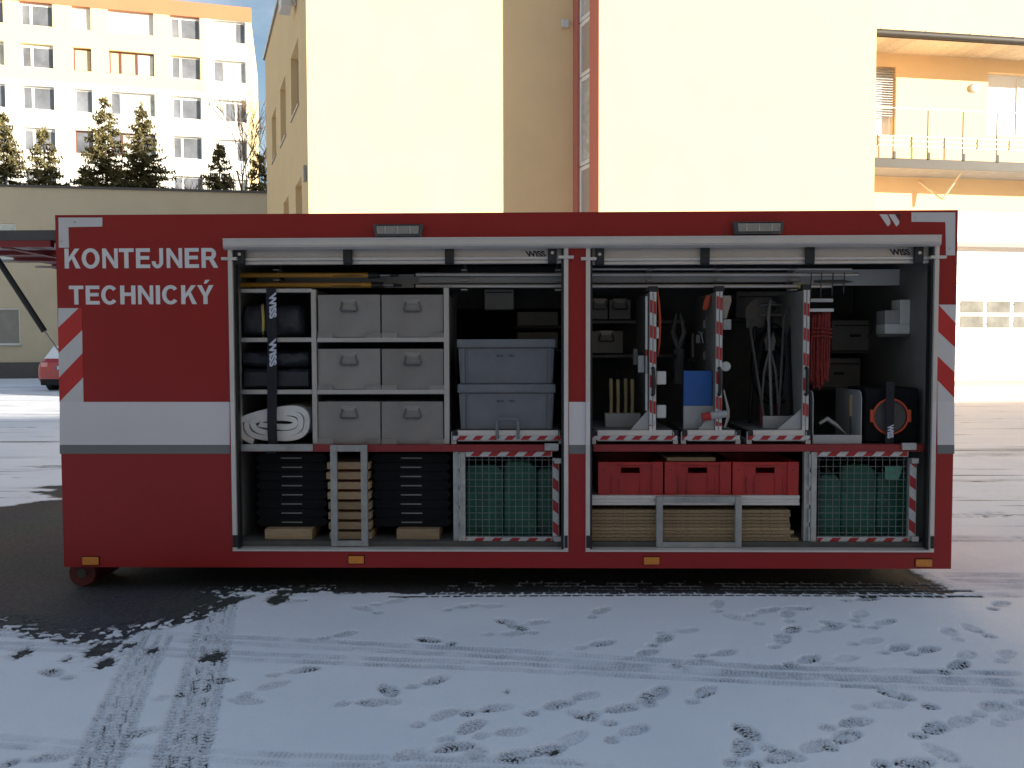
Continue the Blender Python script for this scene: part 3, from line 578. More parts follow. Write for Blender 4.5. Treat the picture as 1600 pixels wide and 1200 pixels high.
# the apartment block
pP = W(-330, 545, 50.5); aP = rad(16); fP = Fr((pP.x, pP.y), aP)
apt = thing('apartment_block', (fP.p.x + 15, fP.p.y + 5, TZ), 'tall cream and white apartment block with terracotta parapet beyond the spruces', 'building')
ap = lambda px, py: fP.at(px, py)
uR = ap(393, 60)[0]; uBay = ap(320, 60)[0]; uEd = ap(386, 60)[0]
zc = ap(393, 35.4)[1]; zt2 = ap(393, 12.7)[1]; zsp = ap(40, 124)[1]
rowz = [(ap(56, 3 + 65.6 * k)[1], ap(56, 40 + 65.2 * k)[1]) for k in range(8)]
pit = rowz[0][0] - rowz[1][0]
colsx = [(-262, -190), (-150, -98), (-60, 5), (30, 82), (112, 141.5), (168, 239.5), (265, 312), (331, 383)]
cu_ = [(ap(a, 30)[0], ap(b_, 30)[0]) for a, b_ in colsx]
up, lo_, bay = [], [], []
for k in range(8):
    zt_, zb_ = rowz[0][0] - pit * k, rowz[0][1] - pit * k
    for j, (a, b_) in enumerate(cu_):
        if j == 7: bay.append((a, b_, zb_, zt_ - .05, j, k))
        else: (up if k < 2 else lo_).append((a, b_, zb_, zt_, j, k))
cut = lambda l: [x[:4] for x in l]
MB().wall(fP, 0, uBay, zsp, zc, cut(up), .32).build('wall', M['cream'], apt, label='cream upper storeys')
MB().wall(fP, 0, uBay, 0, zsp, cut(lo_), .32).build('wall', M['white_w'], apt, label='white lower storeys')
MB().wall(fP, uBay, uEd, 0, zc, cut(bay), .32).build('wall', M['white_w'], apt, label='white strip of glazed loggias')
MB().wall(fP, uEd, uR, 0, zc).build('wall', M['cream'], apt)
MB().fbox(fP, 0, uR, -.4, .04, zc, zt2).build('parapet', M['terracotta'], apt)
MB().fbox(fP, 0, uR, -12, -.8, 0, zc - .02).build('rear_mass', M['cream'], apt)
rp = random.Random(4)
for a, b_, zb_, zt_, j, k in up + lo_ + bay:
    if k > 4 or b_ < ap(-120, 30)[0]:
        if k > 5: continue
    fm = 'pvc'; pm = ['glass', 'glass']; cols = (.32,)
    if j in (4,): cols = (); pm = rp.choice(['glass', 'curtain', 'glass'])
    if j in (2, 5): cols = (.24, .6); pm = [rp.choice(['glass', 'curtain']) for _ in range(3)]
    if j == 7: cols = (.33, .67); pm = [rp.choice(['curtain', 'glass', 'curtain']) for _ in range(3)]
    if (j, k) == (5, 1): fm = 'brownf'; pm = ['blind', 'blind', 'whiteb']
    if (j, k) == (4, 1): fm = 'brownf'; pm = 'blind'
    if (j, k) in ((5, 0), (4, 0)): pm = 'whiteb'
    if (j, k) in ((4, 3), (5, 3)): fm = 'brownf'; pm = ['glass', 'curtain', 'glass'][:len(cols) + 1]
    window(apt, fP, a, b_, zb_, zt_, -.3, cols=cols, fm=fm, pm=pm, fw=.09, blind=(.12 if fm == 'pvc' and rp.random() < .6 else 0))

# the long building behind the photographer, whose shadow lies over the yard
fN = Fr((92.0, -1.35), math.pi + rad(9))
nb = thing('opposite_building', (34, -14, 0), 'long rendered building on the opposite side of the yard, behind the camera', 'building')
HN = 12.9
opn = [(2.5 + 4.2 * i, 4.6 + 4.2 * i, 1.2 + 3.2 * j, 2.8 + 3.2 * j) for i in range(27) for j in range(3)]
MB().wall(fN, 0, 118, 0, HN, opn, .2).build('wall', M['render_b'], nb)
MB().fbox(fN, .1, 117.9, -11, -.6, 0, HN - .05).build('rear_mass', M['render_b'], nb)
for o in opn: MB().fbox(fN, o[0], o[1], -.2, -.17, o[2], o[3]).build('window', M['glass'], nb)
# ------------------------------------------------------------------ trees behind the low wing
def spruce(px, ytop, Y, spread, seed, label):
    r = random.Random(seed); top = W(px, ytop, Y); zb = TZ; H = top.z - zb; x0, y0 = top.x, top.y
    t = thing('spruce_tree', (x0, y0, zb), label, 'tree', 'spruces beyond the low wing')
    MB().cyl((x0, y0, zb - .2), (x0, y0, top.z - .3), .17, 8, .02).build('trunk', M['bark'], t)
    c = MB(); z = top.z - .15; lev = 0; limbs = MB()
    while z > zb + 5.5:
        dz = top.z - z; L = min(.20 + dz * spread, 2.6) ; nb_ = 5 + min(5, int(dz))
        for k in range(nb_):
            if r.random() < .24: continue
            a = 2 * math.pi * (k + r.random() * .8) / nb_ + lev * .7; Lk = L * (.6 + .65 * r.random()); dn = -.10 - .28 * r.random(); up_ = .22 * Lk
            tip = None; n = max(3, int(Lk * 7))
            limbs.tube([(x0, y0, z), (x0 + math.cos(a) * Lk * .9, y0 + math.sin(a) * Lk * .9, z + dn * Lk + up_ * .7)], [.02, .006], 3)
            for i in range(1, n + 1):
                s = i / n; p = Vector((x0 + math.cos(a) * Lk * s, y0 + math.sin(a) * Lk * s, z + dn * Lk * s + up_ * s * s))
                wdt = (.10 + .22 * (1 - s)) * (.7 + .3 * Lk)
                for sd_ in (-1, 1):
                    for hh in range(3):
                        aa = a + sd_ * (.5 + .5 * r.random()); ln = wdt * (.8 + .9 * r.random())
                        q = p + Vector((math.cos(aa) * ln, math.sin(aa) * ln, -.04 - .18 * r.random() + .12 * hh))
                        w = Vector((-math.sin(aa), math.cos(aa), r.uniform(-.9, .9))).normalized() * (.05 + .045 * r.random())
                        c.add([p + w * .6, q + w * .2, q - w * .2 - Vector((0, 0, .03)), p - w], [(0, 1, 2, 3)])
        z -= .20 + .05 * r.random() + .012 * dz; lev += 1
    for i in range(10):
        aa = r.random() * 6.28; p = top - Vector((0, 0, .5 * r.random())); c.add([p, p + Vector((math.cos(aa) * .15, math.sin(aa) * .15, .1)), p + Vector((math.cos(aa) * .05, math.sin(aa) * .05, .22))], [(0, 1, 2)])
    cr = c.build('crown', M['needle'], t, fix=False); limbs.build('limbs', M['bark'], t, kind='stuff')
for a in ((4, 176, 44.5, .30, 1, 'sunlit spruce cut by the left edge of the picture'), (68, 202, 45, .34, 2, 'shorter bushy spruce, second from the left edge'),
          (163, 153, 46, .29, 3, 'tall slim spruce, left one of the close pair'), (222, 164, 46.6, .31, 4, 'tall spruce, right one of the close pair'),
          (342, 225, 46, .30, 5, 'small spruce before the bare orange shrub tree'), (404, 241, 45, .30, 6, 'small spruce beside the bare birch near the yellow wall'), (132, 262, 45, .5, 8, 'lowest spruce top, left of the close pair')):
    spruce(*a)
def bare(name, px, ytop, Y, seed, label, wide, mt, r0=.12):
    r = random.Random(seed); top = W(px, ytop, Y); H = top.z - TZ; t = thing(name, (top.x, top.y, TZ), label, 'tree')
    tr, cr = MB(), MB()
    def grow_(p, d, L, rr, lv):
        q = p + d * L; mid = p + d * (L * .5) + Vector((r.uniform(-1, 1), r.uniform(-1, 1), 0)) * L * .06; rr = max(rr, .013)
        (tr if lv == 0 else cr).tube([p, mid, q], [rr, max(rr * .85, .012), max(rr * .65, .009)], 5 if lv < 2 else 3)
        if lv >= 5: return
        for k in range((5, 4, 4, 3, 3)[lv]):
            nd_ = (d + Vector((r.uniform(-1, 1), r.uniform(-1, 1), r.uniform(-.15, .6))) * wide).normalized()
            grow_(p + d * (L * r.uniform(.45, 1)), nd_, L * r.uniform(.5, .74), rr * .58, lv + 1)
    grow_(Vector((top.x, top.y, TZ - .2)), Vector((0, 0, 1)), H * .42, r0, 0)
    tr.build('trunk', M['bark'], t); cr.build('crown', M[mt], t, fix=False)
bare('birch_tree', 391, 105, 47, 5, 'bare birch with fine twigs beside the yellow building corner', .55, 'twig')
bare('bare_tree', 308, 205, 47.5, 9, 'low bare orange twigged tree before the apartment windows', .75, 'twig')

# ------------------------------------------------------------------ parked car
cY = 27.0; cz0 = float(terrain_z(cY)); pc = W(101, 613, cY); cx0 = pc.x
car = thing('parked_car', (cx0, cY + 2.1, cz0), 'red hatchback seen from behind with snow on its roof', 'car')
def loft(rings, mat_, name, parent, lv=2):
    b = MB(); n = len(rings[0]); vs = [p for r in rings for p in r]
    b.add(vs, [(i * n + k, i * n + k + 1, (i + 1) * n + k + 1, (i + 1) * n + k) for i in range(len(rings) - 1) for k in range(n - 1)] , True)
    b.add(rings[0], [tuple(range(n))], True); b.add(rings[-1], [tuple(range(n))[::-1]], True)
    o = b.build(name, mat_, parent)
    bm = bmesh.new(); bm.from_mesh(o.data); bmesh.ops.remove_doubles(bm, verts=bm.verts, dist=.0005); bmesh.ops.recalc_face_normals(bm, faces=bm.faces); bm.to_mesh(o.data); bm.free()
    md = o.modifiers.new('s', 'SUBSURF'); md.levels = md.render_levels = lv; return o
def ring(y, w, zb, zbelt, zr, wr):
    w, wr, zbelt, zr = w * 1.06, wr * 1.1, zbelt * 1.08, zr * 1.09
    pts = [(-w * .88, zb), (-w, zb + .12), (-w * 1.0, zbelt - .25), (-w * .95, zbelt), (-wr, zr - .10), (-wr * .75, zr), (wr * .75, zr), (wr, zr - .10), (w * .95, zbelt), (w, zbelt - .25), (w, zb + .12), (w * .88, zb)]
    return [(cx0 + x, cY + y, cz0 + z) for x, z in pts]
body = loft([ring(0, .80, .34, .78, .84, .70), ring(.03, .84, .24, .86, .93, .74), ring(.20, .87, .22, .95, 1.05, .70), ring(.55, .88, .22, .96, 1.40, .56), ring(.95, .88, .22, .95, 1.48, .58), ring(1.8, .88, .22, .93, 1.50, .58), ring(2.5, .88, .22, .92, 1.40, .56), ring(3.1, .87, .22, .90, 1.0, .66), ring(3.9, .84, .24, .76, .84, .66), ring(4.2, .76, .34, .62, .70, .6)], M['carred'], 'body', car)
def onrear(x0, x1, z0, z1, y0, y1): return MB().hexa([(cx0 + x0, cY + y0, cz0 + z0), (cx0 + x1, cY + y0, cz0 + z0), (cx0 + x1, cY + y0 + .05, cz0 + z0), (cx0 + x0, cY + y0 + .05, cz0 + z0), (cx0 + x0 * .8, cY + y1, cz0 + z1), (cx0 + x1 * .8, cY + y1, cz0 + z1), (cx0 + x1 * .8, cY + y1 + .05, cz0 + z1), (cx0 + x0 * .8, cY + y1 + .05, cz0 + z1)])
onrear(-.72, .72, 1.08, 1.50, .12, .46).build('rear_window', M['snow'], car, label='rear window covered with snow')
k = MB().box(cx0 - .46, cx0 + .46, cY + .7, cY + 2.2, cz0 + 1.60, cz0 + 1.66); k.build('snow_cover', M['snow'], car, bevel=.03)
for sgn in (-1, 1):
    MB().box(cx0 + sgn * .66 - .12, cx0 + sgn * .66 + .12, cY - .005, cY + .10, cz0 + .80, cz0 + .95).build('tail_light', M['lamp'], car, bevel=.03)
    for y in (.75, 3.4):
        w_ = MB(); w_.cyl((cx0 + sgn * .70, cY + y, cz0 + .31), (cx0 + sgn * .89, cY + y, cz0 + .31), .31, 24); wh = w_.build('wheel', M['tyre'], car)
        w_ = MB(); w_.cyl((cx0 + sgn * .885, cY + y, cz0 + .31), (cx0 + sgn * .90, cY + y, cz0 + .31), .20, 16); w_.build('rim', M['zinc'], wh)
MB().box(cx0 - .8, cx0 + .8, cY - .01, cY + .3, cz0 + .20, cz0 + .42).build('bumper', M['tyre'], car, bevel=.04)
for sgn in (-1, 1):
    for y0, y1, y2, y3 in ((.72, 1.62, 1.62, 1.0), (1.70, 2.85, 2.35, 1.70)):
        f = lambda y, z, w: (cx0 + sgn * w, cY + y, cz0 + z)
        MB().hexa([f(y0, 1.04, .875), f(y1, 1.04, .875), f(y1, 1.04, .80), f(y0, 1.04, .80), f(y3, 1.46, .705), f(y2, 1.46, .705), f(y2, 1.46, .60), f(y3, 1.46, .60)]).build('side_window', M['tyre'], car, bevel=.01)
pl = MB().box(cx0 - .26, cx0 + .26, cY - .035, cY + .02, cz0 + .72, cz0 + .83).build('number_plate', M['whitep'], car)
MB().box(cx0 - .258, cx0 - .215, cY - .038, cY - .034, cz0 + .722, cz0 + .828).build('plate_band', M['blue'], pl)

# ------------------------------------------------------------------ the container
ZB, ZT = .18, .18 + 2.4646; XL, XR = -3.1, 3.1; YB = D + 2.44
con = thing('equipment_container', (0, D + 1.2, 0), 'red roller container with white stripe and two open equipment bays', 'container')
xa, xb_, xc, xd = XX(360, D), XX(887, D), XX(917, D), XX(1463, D)
zo1, zo0 = ZZ(372, D), ZZ(860, D)
fr_ = MB()
fr_.box(XL, xa, D, D + .06, ZB, ZT); fr_.box(xd, XR, D, D + .06, ZB, ZT); fr_.box(xa, xd, D, D + .06, zo1, ZT); fr_.box(xa, xd, D, D + .06, ZB, zo0); fr_.box(xb_, xc, D, D + .06, zo0, zo1)
fr_.build('front_frame', M['red'], con)
for x0, x1 in ((XL, XL + .05), (XR - .05, XR)): MB().box(x0, x1, D + .062, YB, ZB, ZT - .002).build('end_wall', M['red'], con)
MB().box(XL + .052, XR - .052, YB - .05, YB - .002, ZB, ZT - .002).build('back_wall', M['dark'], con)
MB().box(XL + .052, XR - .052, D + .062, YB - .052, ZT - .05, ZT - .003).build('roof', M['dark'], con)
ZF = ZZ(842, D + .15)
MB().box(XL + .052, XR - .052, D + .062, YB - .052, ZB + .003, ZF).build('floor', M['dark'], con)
for x0, x1 in ((xa - .03, xa - .002), (xb_ + .002, xc - .002), (xd + .002, xd + .03)): MB().box(x0, x1, D + .064, YB - .06, zo0 - .02, ZT - .06).build('bay_wall', M['lining'], con)
for y in (D + .75, D + 1.6): MB().box(XL + .4, XR - .2, y, y + .14, .03, ZB - .002).build('skid_rail', M['red_in'], con)
# rollers
for y0 in (D + .12, D + 1.9):
    c_ = W(132, 907, D + .15); k = MB(); k.cyl((c_.x, y0, .105), (c_.x, y0 + .40, .105), .10, 28); ro = k.build('roller', M['red_dirty'], con, bevel=.008)
    k = MB(); k.cyl((c_.x, y0 - .006, .105), (c_.x, y0 - .001, .105), .035, 16); k.build('axle', M['dark'], ro)
    k = MB(); k.prism([(c_.x - .10, ZB - .003), (c_.x + .22, ZB - .003), (c_.x + .06, .09), (c_.x - .06, .09)], y0 + .41, y0 + .44); k.build('roller_bracket', M['red_in'], con)
# lettering, markings
pw = lambda pts, Y: [(lambda q: (q.x, q.z))(W(a, b_, Y)) for a, b_ in pts]
def sticker(name, pts, mt, lab=None, parent=con, Y=D, lift=.002): return MB().prism(pw(pts, Y), Y - lift, Y - lift + .0015).build(name, M[mt], parent, label=lab)
def rect(x0, y0, x1, y1): return [(x0, y1), (x1, y1), (x1, y0), (x0, y0)]
for body_, r_ in (('KONTEJNER', (101, 388, 341, 419)), ('TECHNICKÝ', (108, 446, 334, 475.5))):
    a = RC(*r_, D); block_letters(body_, a[0], a[1], a[2], a[3], D - .001).build('lettering', M['letter'], con, label='white capital lettering ' + body_)
sticker('corner_marking', [(92, 387), (108, 387), (107, 355), (160, 354), (160, 340), (91.5, 340)], 'white_ref', 'grey white angle marking')
sticker('corner_marking', [(1478, 399), (1492, 399), (1492.5, 332), (1424, 332), (1424, 346.5), (1477, 347)], 'white_ref', 'grey white angle marking')
for px, py in ((117, 347), (96, 377), (1430, 340), (1484, 388)):
    q_ = W(px, py, D); k = MB(); k.cyl((q_.x, D - .005, q_.z), (q_.x, D - .0018, q_.z), .006, 10, .007); k.build('rivet', M['galv'], con)
for side, pieces in (('left', (('white_ref', [(91, 512), (123, 481.5), (91, 481.5)]), ('red_ref', [(91, 512), (91.6, 552), (128.5, 516), (128, 481.5), (123, 481.5)]), ('white_ref', [(91.6, 552), (92.5, 590), (129, 552), (128.5, 516)]), ('red_ref', [(92.5, 590), (93, 628), (130, 590), (129, 552)]), ('white_ref', [(93, 628), (130.6, 628), (130, 590)]))),
                     ('right', (('white_ref', [(1466, 476), (1493, 505), (1493, 476)]), ('red_ref', [(1464.5, 517), (1492, 543), (1493, 505), (1466, 476), (1465, 476)]), ('white_ref', [(1464.5, 556), (1491.5, 582), (1492, 543), (1464.5, 517)]), ('red_ref', [(1464.5, 594), (1491, 622), (1491.5, 582), (1464.5, 556)]), ('white_ref', [(1464.5, 628), (1491, 628), (1491, 622), (1464.5, 594)])))):
    for mt, pts in pieces: sticker('chevron_band', pts, mt)
for x0, x1 in ((93.5, 359), (889, 915), (1464.5, 1491)):
    sticker('white_stripe', rect(x0, 628, x1, 695), 'stripe'); sticker('grey_stripe', rect(x0, 695, x1, 709), 'grey_ref')
for pts, mt in (([(1374, 335), (1386, 335), (1391, 345), (1391, 350), (1387, 354)], 'stripe'), ([(1388, 335), (1398, 335), (1405, 346), (1404.5, 350), (1400.5, 354)], 'stripe'), ([(1400, 334.5), (1407, 334.5), (1405.5, 342)], 'print')): sticker('emblem_bar', pts[::-1], mt)
for x0, y0, x1, y1 in ((130, 870, 155, 882), (545, 868.5, 569, 880), (1005.5, 870, 1030, 881.5), (1430, 873.5, 1455, 885)):
    a = RC(x0, y0, x1, y1, D); mk = MB().box(a[0], a[1], D - .016, D - .0005, a[2], a[3]).build('side_marker', M['amber'], con, bevel=.004)
    MB().box(a[0] - .004, a[1] + .004, D - .005, D - .0004, a[2] - .004, a[3] + .004).build('marker_base', M['rubber'], mk)
# work lights over the bays
for x0, y0, x1, y1 in ((583, 350.5, 661, 370), (1146, 346.5, 1225, 366)):
    a = RC(x0, y0, x1, y1, D - .05); h = (a[3] - a[2])
    wl = MB().prism([(a[0] + .015, a[2]), (a[1] - .015, a[2]), (a[1], a[3]), (a[0], a[3])], D - .06, D - .001).build('work_light', M['dark'], con, bevel=.006)
    MB().prism([(a[0] + .03, a[2] + .018), (a[1] - .03, a[2] + .018), (a[1] - .025, a[3] - .012), (a[0] + .025, a[3] - .012)], D - .066, D - .0615).build('lens', M['lens'], wl, bevel=.002)
    for q_ in range(1, 4): MB().box(a[0] + (a[1] - a[0]) * q_ / 4 - .004, a[0] + (a[1] - a[0]) * q_ / 4 + .004, D - .069, D - .0665, a[2] + .02, a[3] - .014).build('lens_rib', M['alu'], wl)
    MB().box(a[0] + .02, a[1] - .02, D - .065, D - .0603, a[3] - .010, a[3] - .004).build('lamp_visor', M['black'], wl)
# rain rail
a = RC(349, 370, 1470, 387, D - .04); z0, z1 = a[2], a[3]; H = z1 - z0
MB().prismx([(D - .001, z0), (D - .03, z0), (D - .052, z0 + .014), (D - .045, z0 + H * .30), (D - .05, z0 + H * .34), (D - .05, z1 - .016), (D - .055, z1 - .008), (D - .055, z1), (D - .001, z1)], a[0], a[1]).build('rain_rail', M['alu_l'], con)
# roller shutters, guides, sills
for k_, (x0, x1, br, logo) in enumerate(((360, 888, (375, 543, 702, 863), (820, 392, 853, 402)), (915, 1463, (937, 1102, 1266, 1436), (1389, 389, 1422, 399)))):
    u0, u1 = XX(x0 + 11, D + .04, 400), XX(x1 - 11, D + .04, 400); za, zb = ZZ(412, D + .04, (x0 + x1) / 2), ZZ(388, D + .04, (x0 + x1) / 2); h = zb - za
    sh = MB().prismx([(D + .10, za), (D + .045, za), (D + .045, za + h * .18), (D + .05, za + h * .2), (D + .05, za + h * .22), (D + .03, za + h * .24), (D + .028, za + h * .40), (D + .05, za + h * .43), (D + .052, zb + .02), (D + .10, zb + .02)], u0, u1).build('roller_shutter', M['alu_l'], con)
    k = MB(); k.cyl((u0, D + .18, zb + .02), (u1, D + .18, zb + .02), .075, 20); k.build('shutter_roll', M['alu'], sh)
    for e_ in (x0 + 4, x1 - 4):
        q0, q1 = XX(e_ - 12, D + .02), XX(e_ + 12, D + .02); MB().box(q0, q1, D - .022, D + .026, za + h * .22, za + h * .42).build('bar_end', M['alu_l'], sh, bevel=.004)
    for bx_ in br:
        q0, q1 = XX(bx_ - 7, D + .01, 400), XX(bx_ + 7, D + .01, 400)
        s_ = MB().prismx([(D + .03, zb + .03), (D + .004, zb + .03), (D + .002, za + h * .5), (D + .006, za + .004), (D + .022, za - .012), (D + .03, za - .01)], q0, q1).build('shutter_stop', M['black'], sh, bevel=.004)
        if bx_ in (br[0], br[-1]):
            k = MB(); k.cyl(((q0 + q1) / 2, D - .004, za + h * .62), ((q0 + q1) / 2, D + .004, za + h * .62), .011, 12); k.build('bolt', M['alu_l'], s_)
    a = RC(*logo, D + .05); text_mb('WISS', a[0], a[1], a[2], a[3], D + .0495, bold=.04, shear=-.35).build('lettering', M['print'], sh, label='dark slanted lettering WISS')
    for e_, sg in ((x0, 1), (x1, -1)):
        q0, q1 = sorted((XX(e_ + sg * .2, D), XX(e_ + sg * 7, D)))
        gd = MB().box(q0, q1, D - .014, D + .055, zo0 + .004, zb + .02).build('guide_rail', M['alu_l'], con, bevel=.002)
        sticker_y = D - .014; zz0, zz1 = ZZ(695, D), ZZ(628, D); MB().box(q0 + .002, q1 - .002, D - .0155, D - .0145, zz0, zz1).build('reflective_strip', M['stripe'], gd)
        p0, p1 = sorted((XX(e_ + sg * 7.4, D), XX(e_ + sg * 10.5, D))); MB().box(p0, p1, D + .005, D + .06, zo0 + .004, zb).build('rubber_seal', M['black'], gd)
        MB().box(q0 + .003, q1 + (.012 if sg > 0 else -.004), D - .02, D - .0148, ZZ(855, D), ZZ(836, D)).build('end_catch', M['black'], gd)
    u0, u1 = XX(x0, D), XX(x1, D)
    MB().prismx([(D - .012, zo0 - .006), (D - .012, zo0 + .006), (D + .02, zo0 + .012), (D + .058, zo0 + .012), (D + .058, zo0 - .006)], u0, u1).build('sill', M['alu_l'], con)
    # deck between the two levels
    zd0, zd1 = ZZ(706, D + .07), ZZ(695, D + .07); i0, i1 = XX(x0 + 12, D + .07), XX(x1 - 16, D + .07)
    dk = MB().box(i0, i1, D + .072, D + .12, zd0, zd1).build('deck_beam', M['red_in'], con, bevel=.004)
    MB().box(i0, i1, D + .122, YB - .3, zd0 + .012, zd1 - .004).build('deck_plate', M['dark'], dk)
a = RC(372, 694, 489, 705, D + .065); MB().box(a[0], a[1], D + .058, D + .0715, a[2], a[3]).build('beam_cover', M['rawsteel'], con, bevel=.003)
for px, py in ((862, 698), (1421, 697)):
    a = RC(px - 11, py - 5, px + 11, py + 6, D + .05); MB().box(a[0], a[1], D + .045, D + .071, a[2], a[3]).build('gate_latch', M['galv'], con, bevel=.004)
# ceiling panel behind the ladder
a = RC(1240, 421, 1418, 446, D + .60); MB().box(a[0], a[1], D + .60, D + .62, a[2], a[3]).build('cable_duct', M['whitep'], con)
a = RC(400, 429, 655, 450, D + .45); MB().box(a[0], a[1], D + .45, D + .47, a[2], a[3]).build('pole_rest', M['greyp'], con)
# shelf rack in the left bay
YR = D + .11
rack = MB().box(XX(487.5, YR), XX(495, YR), YR, YR + .045, ZZ(694, YR), ZZ(451, YR)).build('shelf_rack', M['alu'], con, bevel=.003)
for x0, x1 in ((694, 702), (371.5, 375)): MB().box(XX(x0, YR), XX(x1, YR), YR, YR + .045, ZZ(694, YR), ZZ(449, YR)).build('post', M['alu'], rack, bevel=.003)
for x0, y0, x1, y1 in ((375.3, 451, 487.2, 457), (375.3, 527.5, 487.2, 534.5), (375.3, 609, 487.2, 616), (495.3, 527.5, 693.7, 534.5), (495.3, 609, 693.7, 616)):
    a = RC(x0, y0, x1, y1, YR); s_ = MB().box(a[0], a[1], YR + .002, YR + .04, a[2], a[3]).build('shelf_front', M['alu'], rack, bevel=.003)
    MB().box(a[0], a[1], YR + .041, YR + .62, a[3] - .016, a[3] - .002).build('shelf_board', M['lining'], s_)
    if x0 > 490:
        for px in (508, 583, 608, 683):
            b_ = RC(px - 12, y0 - 6, px + 12, y0, YR); MB().box(b_[0], b_[1], YR + .003, YR + .006, b_[2] - .004, b_[3] + .006).build('retaining_clip', M['steelbox'], s_)
for px in (508, 583, 608, 683):
    b_ = RC(px - 12, 687, px + 12, 694, YR); MB().box(b_[0], b_[1], YR + .003, YR + .006, b_[2] - .004, b_[3] + .006).build('retaining_clip', M['steelbox'], rack)
MB().box(XX(371.5, YR), XX(702, YR), YR + .64, YR + .66, ZZ(694, YR), ZZ(452, YR)).build('rack_back', M['dark'], rack)
for px in (491, 698): MB().box(XX(px, YR) - .004, XX(px, YR) + .004, YR + .047, YR + .635, ZZ(694, YR), ZZ(458, YR)).build('rack_side', M['lining'], rack)

# open end hatch with gas strut
zh = ZZ(376, D, 45); yh0 = D + .02
hp = MB().box(XL - .95, XL - .012, yh0, YB - .1, zh + .005, zh + .075).build('end_hatch', M['plinth'], con, label='opened end hatch standing out level at the left')
MB().box(XL - .95, XL - .05, yh0 + .002, yh0 + .05, zh - .04, zh + .004).build('hatch_frame', M['red_in'], hp)
MB().box(XL - .95, XL - .05, YB - .16, YB - .102, zh - .05, zh + .004).build('hatch_frame', M['red_in'], hp)
for y in (D + .55, D + 1.05, D + 1.6): MB().box(XL - .95, XL - .05, y, y + .07, zh - .035, zh + .004).build('hatch_rib', M['red_in'], hp)
MB().box(XL - .94, XL - .06, D + .08, D + .5, zh - .006, zh + .004).build('hatch_lining', M['whitep'], hp)
MB().box(XL - .94, XL - .06, D + .64, YB - .17, zh - .004, zh + .004).build('hatch_lining', M['red_in'], hp)
for y in (D + .9, D + 1.35, D + 1.95): 
    k = MB(); k.tube([(XL - .95, y, zh - .045), (XL - .03, y + .1, zh - .05)], .009, 6); k.build('hatch_bar', M['alu_l'], hp)
MB().box(XL - .42, XL - .36, D + .06, YB - .17, zh - .045, zh - .0365).build('hatch_rib', M['red_in'], hp)
for y in (D + .1, D + .9, D + 1.7): k = MB(); k.cyl((XL - .03, y, zh - .03), (XL - .03, y + .12, zh - .03), .025, 10); k.build('hinge', M['dark'], hp)
p0, p1, p2 = W(-6, 402, D + .13), W(69, 517, D + .13), W(94, 551, D + .13)
k = MB(); k.cyl(p0, p1, .021, 14); gs = k.build('gas_strut', M['black'], con); k = MB(); k.cyl(p1, p2, .006, 8); k.build('strut_rod', M['alu'], gs)

# mesh doors of the lower compartments
def mesh_door(x0, x1, xr, y0, y1, nv, nh, lab):
    Y = D + .085
    a = RC(x0, y0, x0 + 9, y1, Y); dr = MB().box(a[0], a[1], Y + .01, Y + .06, a[2], a[3]).build('mesh_door', M['galv'], con, bevel=.004, label=lab)
    a = RC(x0 + 10, y0 + 2, x0 + 19, y1 - 1, Y); MB().box(a[0], a[1], Y - .002, Y + .045, a[2], a[3]).build('door_stile', M['galv'], dr, bevel=.004)
    k = MB(); xh = XX(x0 + 9.5, Y)
    for q_ in range(5):
        zc_ = a[2] + (a[3] - a[2]) * (.1 + .2 * q_); k.cyl((xh, Y - .006, zc_ - .05), (xh, Y - .006, zc_ + .05), .008, 8)
    k.build('hinge', M['galv'], dr)
    b1_ = RC(x0 + 19.2, y0 + 1, xr, y0 + 10, Y); MB().box(b1_[0], b1_[1], Y, Y + .04, b1_[2], b1_[3]).build('door_rail', M['galv'], dr, bevel=.003); MB().box(b1_[0] + .004, b1_[1] - .01, Y - .002, Y - .0005, b1_[2] + .006, b1_[3] - .003).build('barrier_tape', M['tape_g'], dr)
    b2_ = RC(x0 + 19.2, y1 - 10, xr, y1 - 1, Y); MB().box(b2_[0], b2_[1], Y, Y + .04, b2_[2], b2_[3]).build('door_rail', M['galv'], dr, bevel=.003); MB().box(b2_[0] + .004, b2_[1] - .01, Y - .002, Y - .0005, b2_[2] + .003, b2_[3] - .006).build('barrier_tape', M['tape_g'], dr)
    b3_ = RC(xr + .3, y0 + 12, x1, y1 - 4, Y); MB().box(b3_[0], b3_[1], Y, Y + .04, b3_[2], b3_[3]).build('door_stile', M['galv'], dr, bevel=.003); MB().box(b3_[0] + .002, b3_[1] - .006, Y - .002, Y - .0005, b3_[2] + .03, b3_[3] - .02).build('barrier_tape', M['tape_gv'], dr)
    k = MB(); zt_, zb_, xl_, xr_ = b1_[2], b2_[3], b1_[0], b1_[1]
    for i in range(nv): x = xl_ + (xr_ - xl_) * (i + .5 + .0 * i) / nv; k.cyl((x, Y + .02, zb_), (x, Y + .02, zt_), .0023, 5, cap=False)
    for i in range(nh): z = zb_ + (zt_ - zb_) * (i + .5) / nh; k.cyl((xl_, Y + .0262, z), (xr_, Y + .0262, z), .0023, 5, cap=False)
    k.build('wire_mesh', M['wire'], dr, kind='stuff')
    for y in (y0 + 16, y1 - 7): a = RC(x1 - 8, y - 4, x1 + 3, y + 4, Y - .02); MB().box(a[0], a[1], Y - .03, Y - .003, a[2], a[3]).build('latch', M['galv'], dr, bevel=.003)
    a = RC(x0 + .5, y1 + .5, x0 + 9, y1 + 6, Y); MB().box(a[0], a[1], Y + .012, Y + .05, a[2], a[3]).build('door_foot', M['red_in'], dr)
mesh_door(708, 874, 863, 704, 849, 13, 12, 'galvanised mesh door in the left bay')
mesh_door(1257, 1432, 1420, 704, 849, 13, 12, 'galvanised mesh door in the right bay')
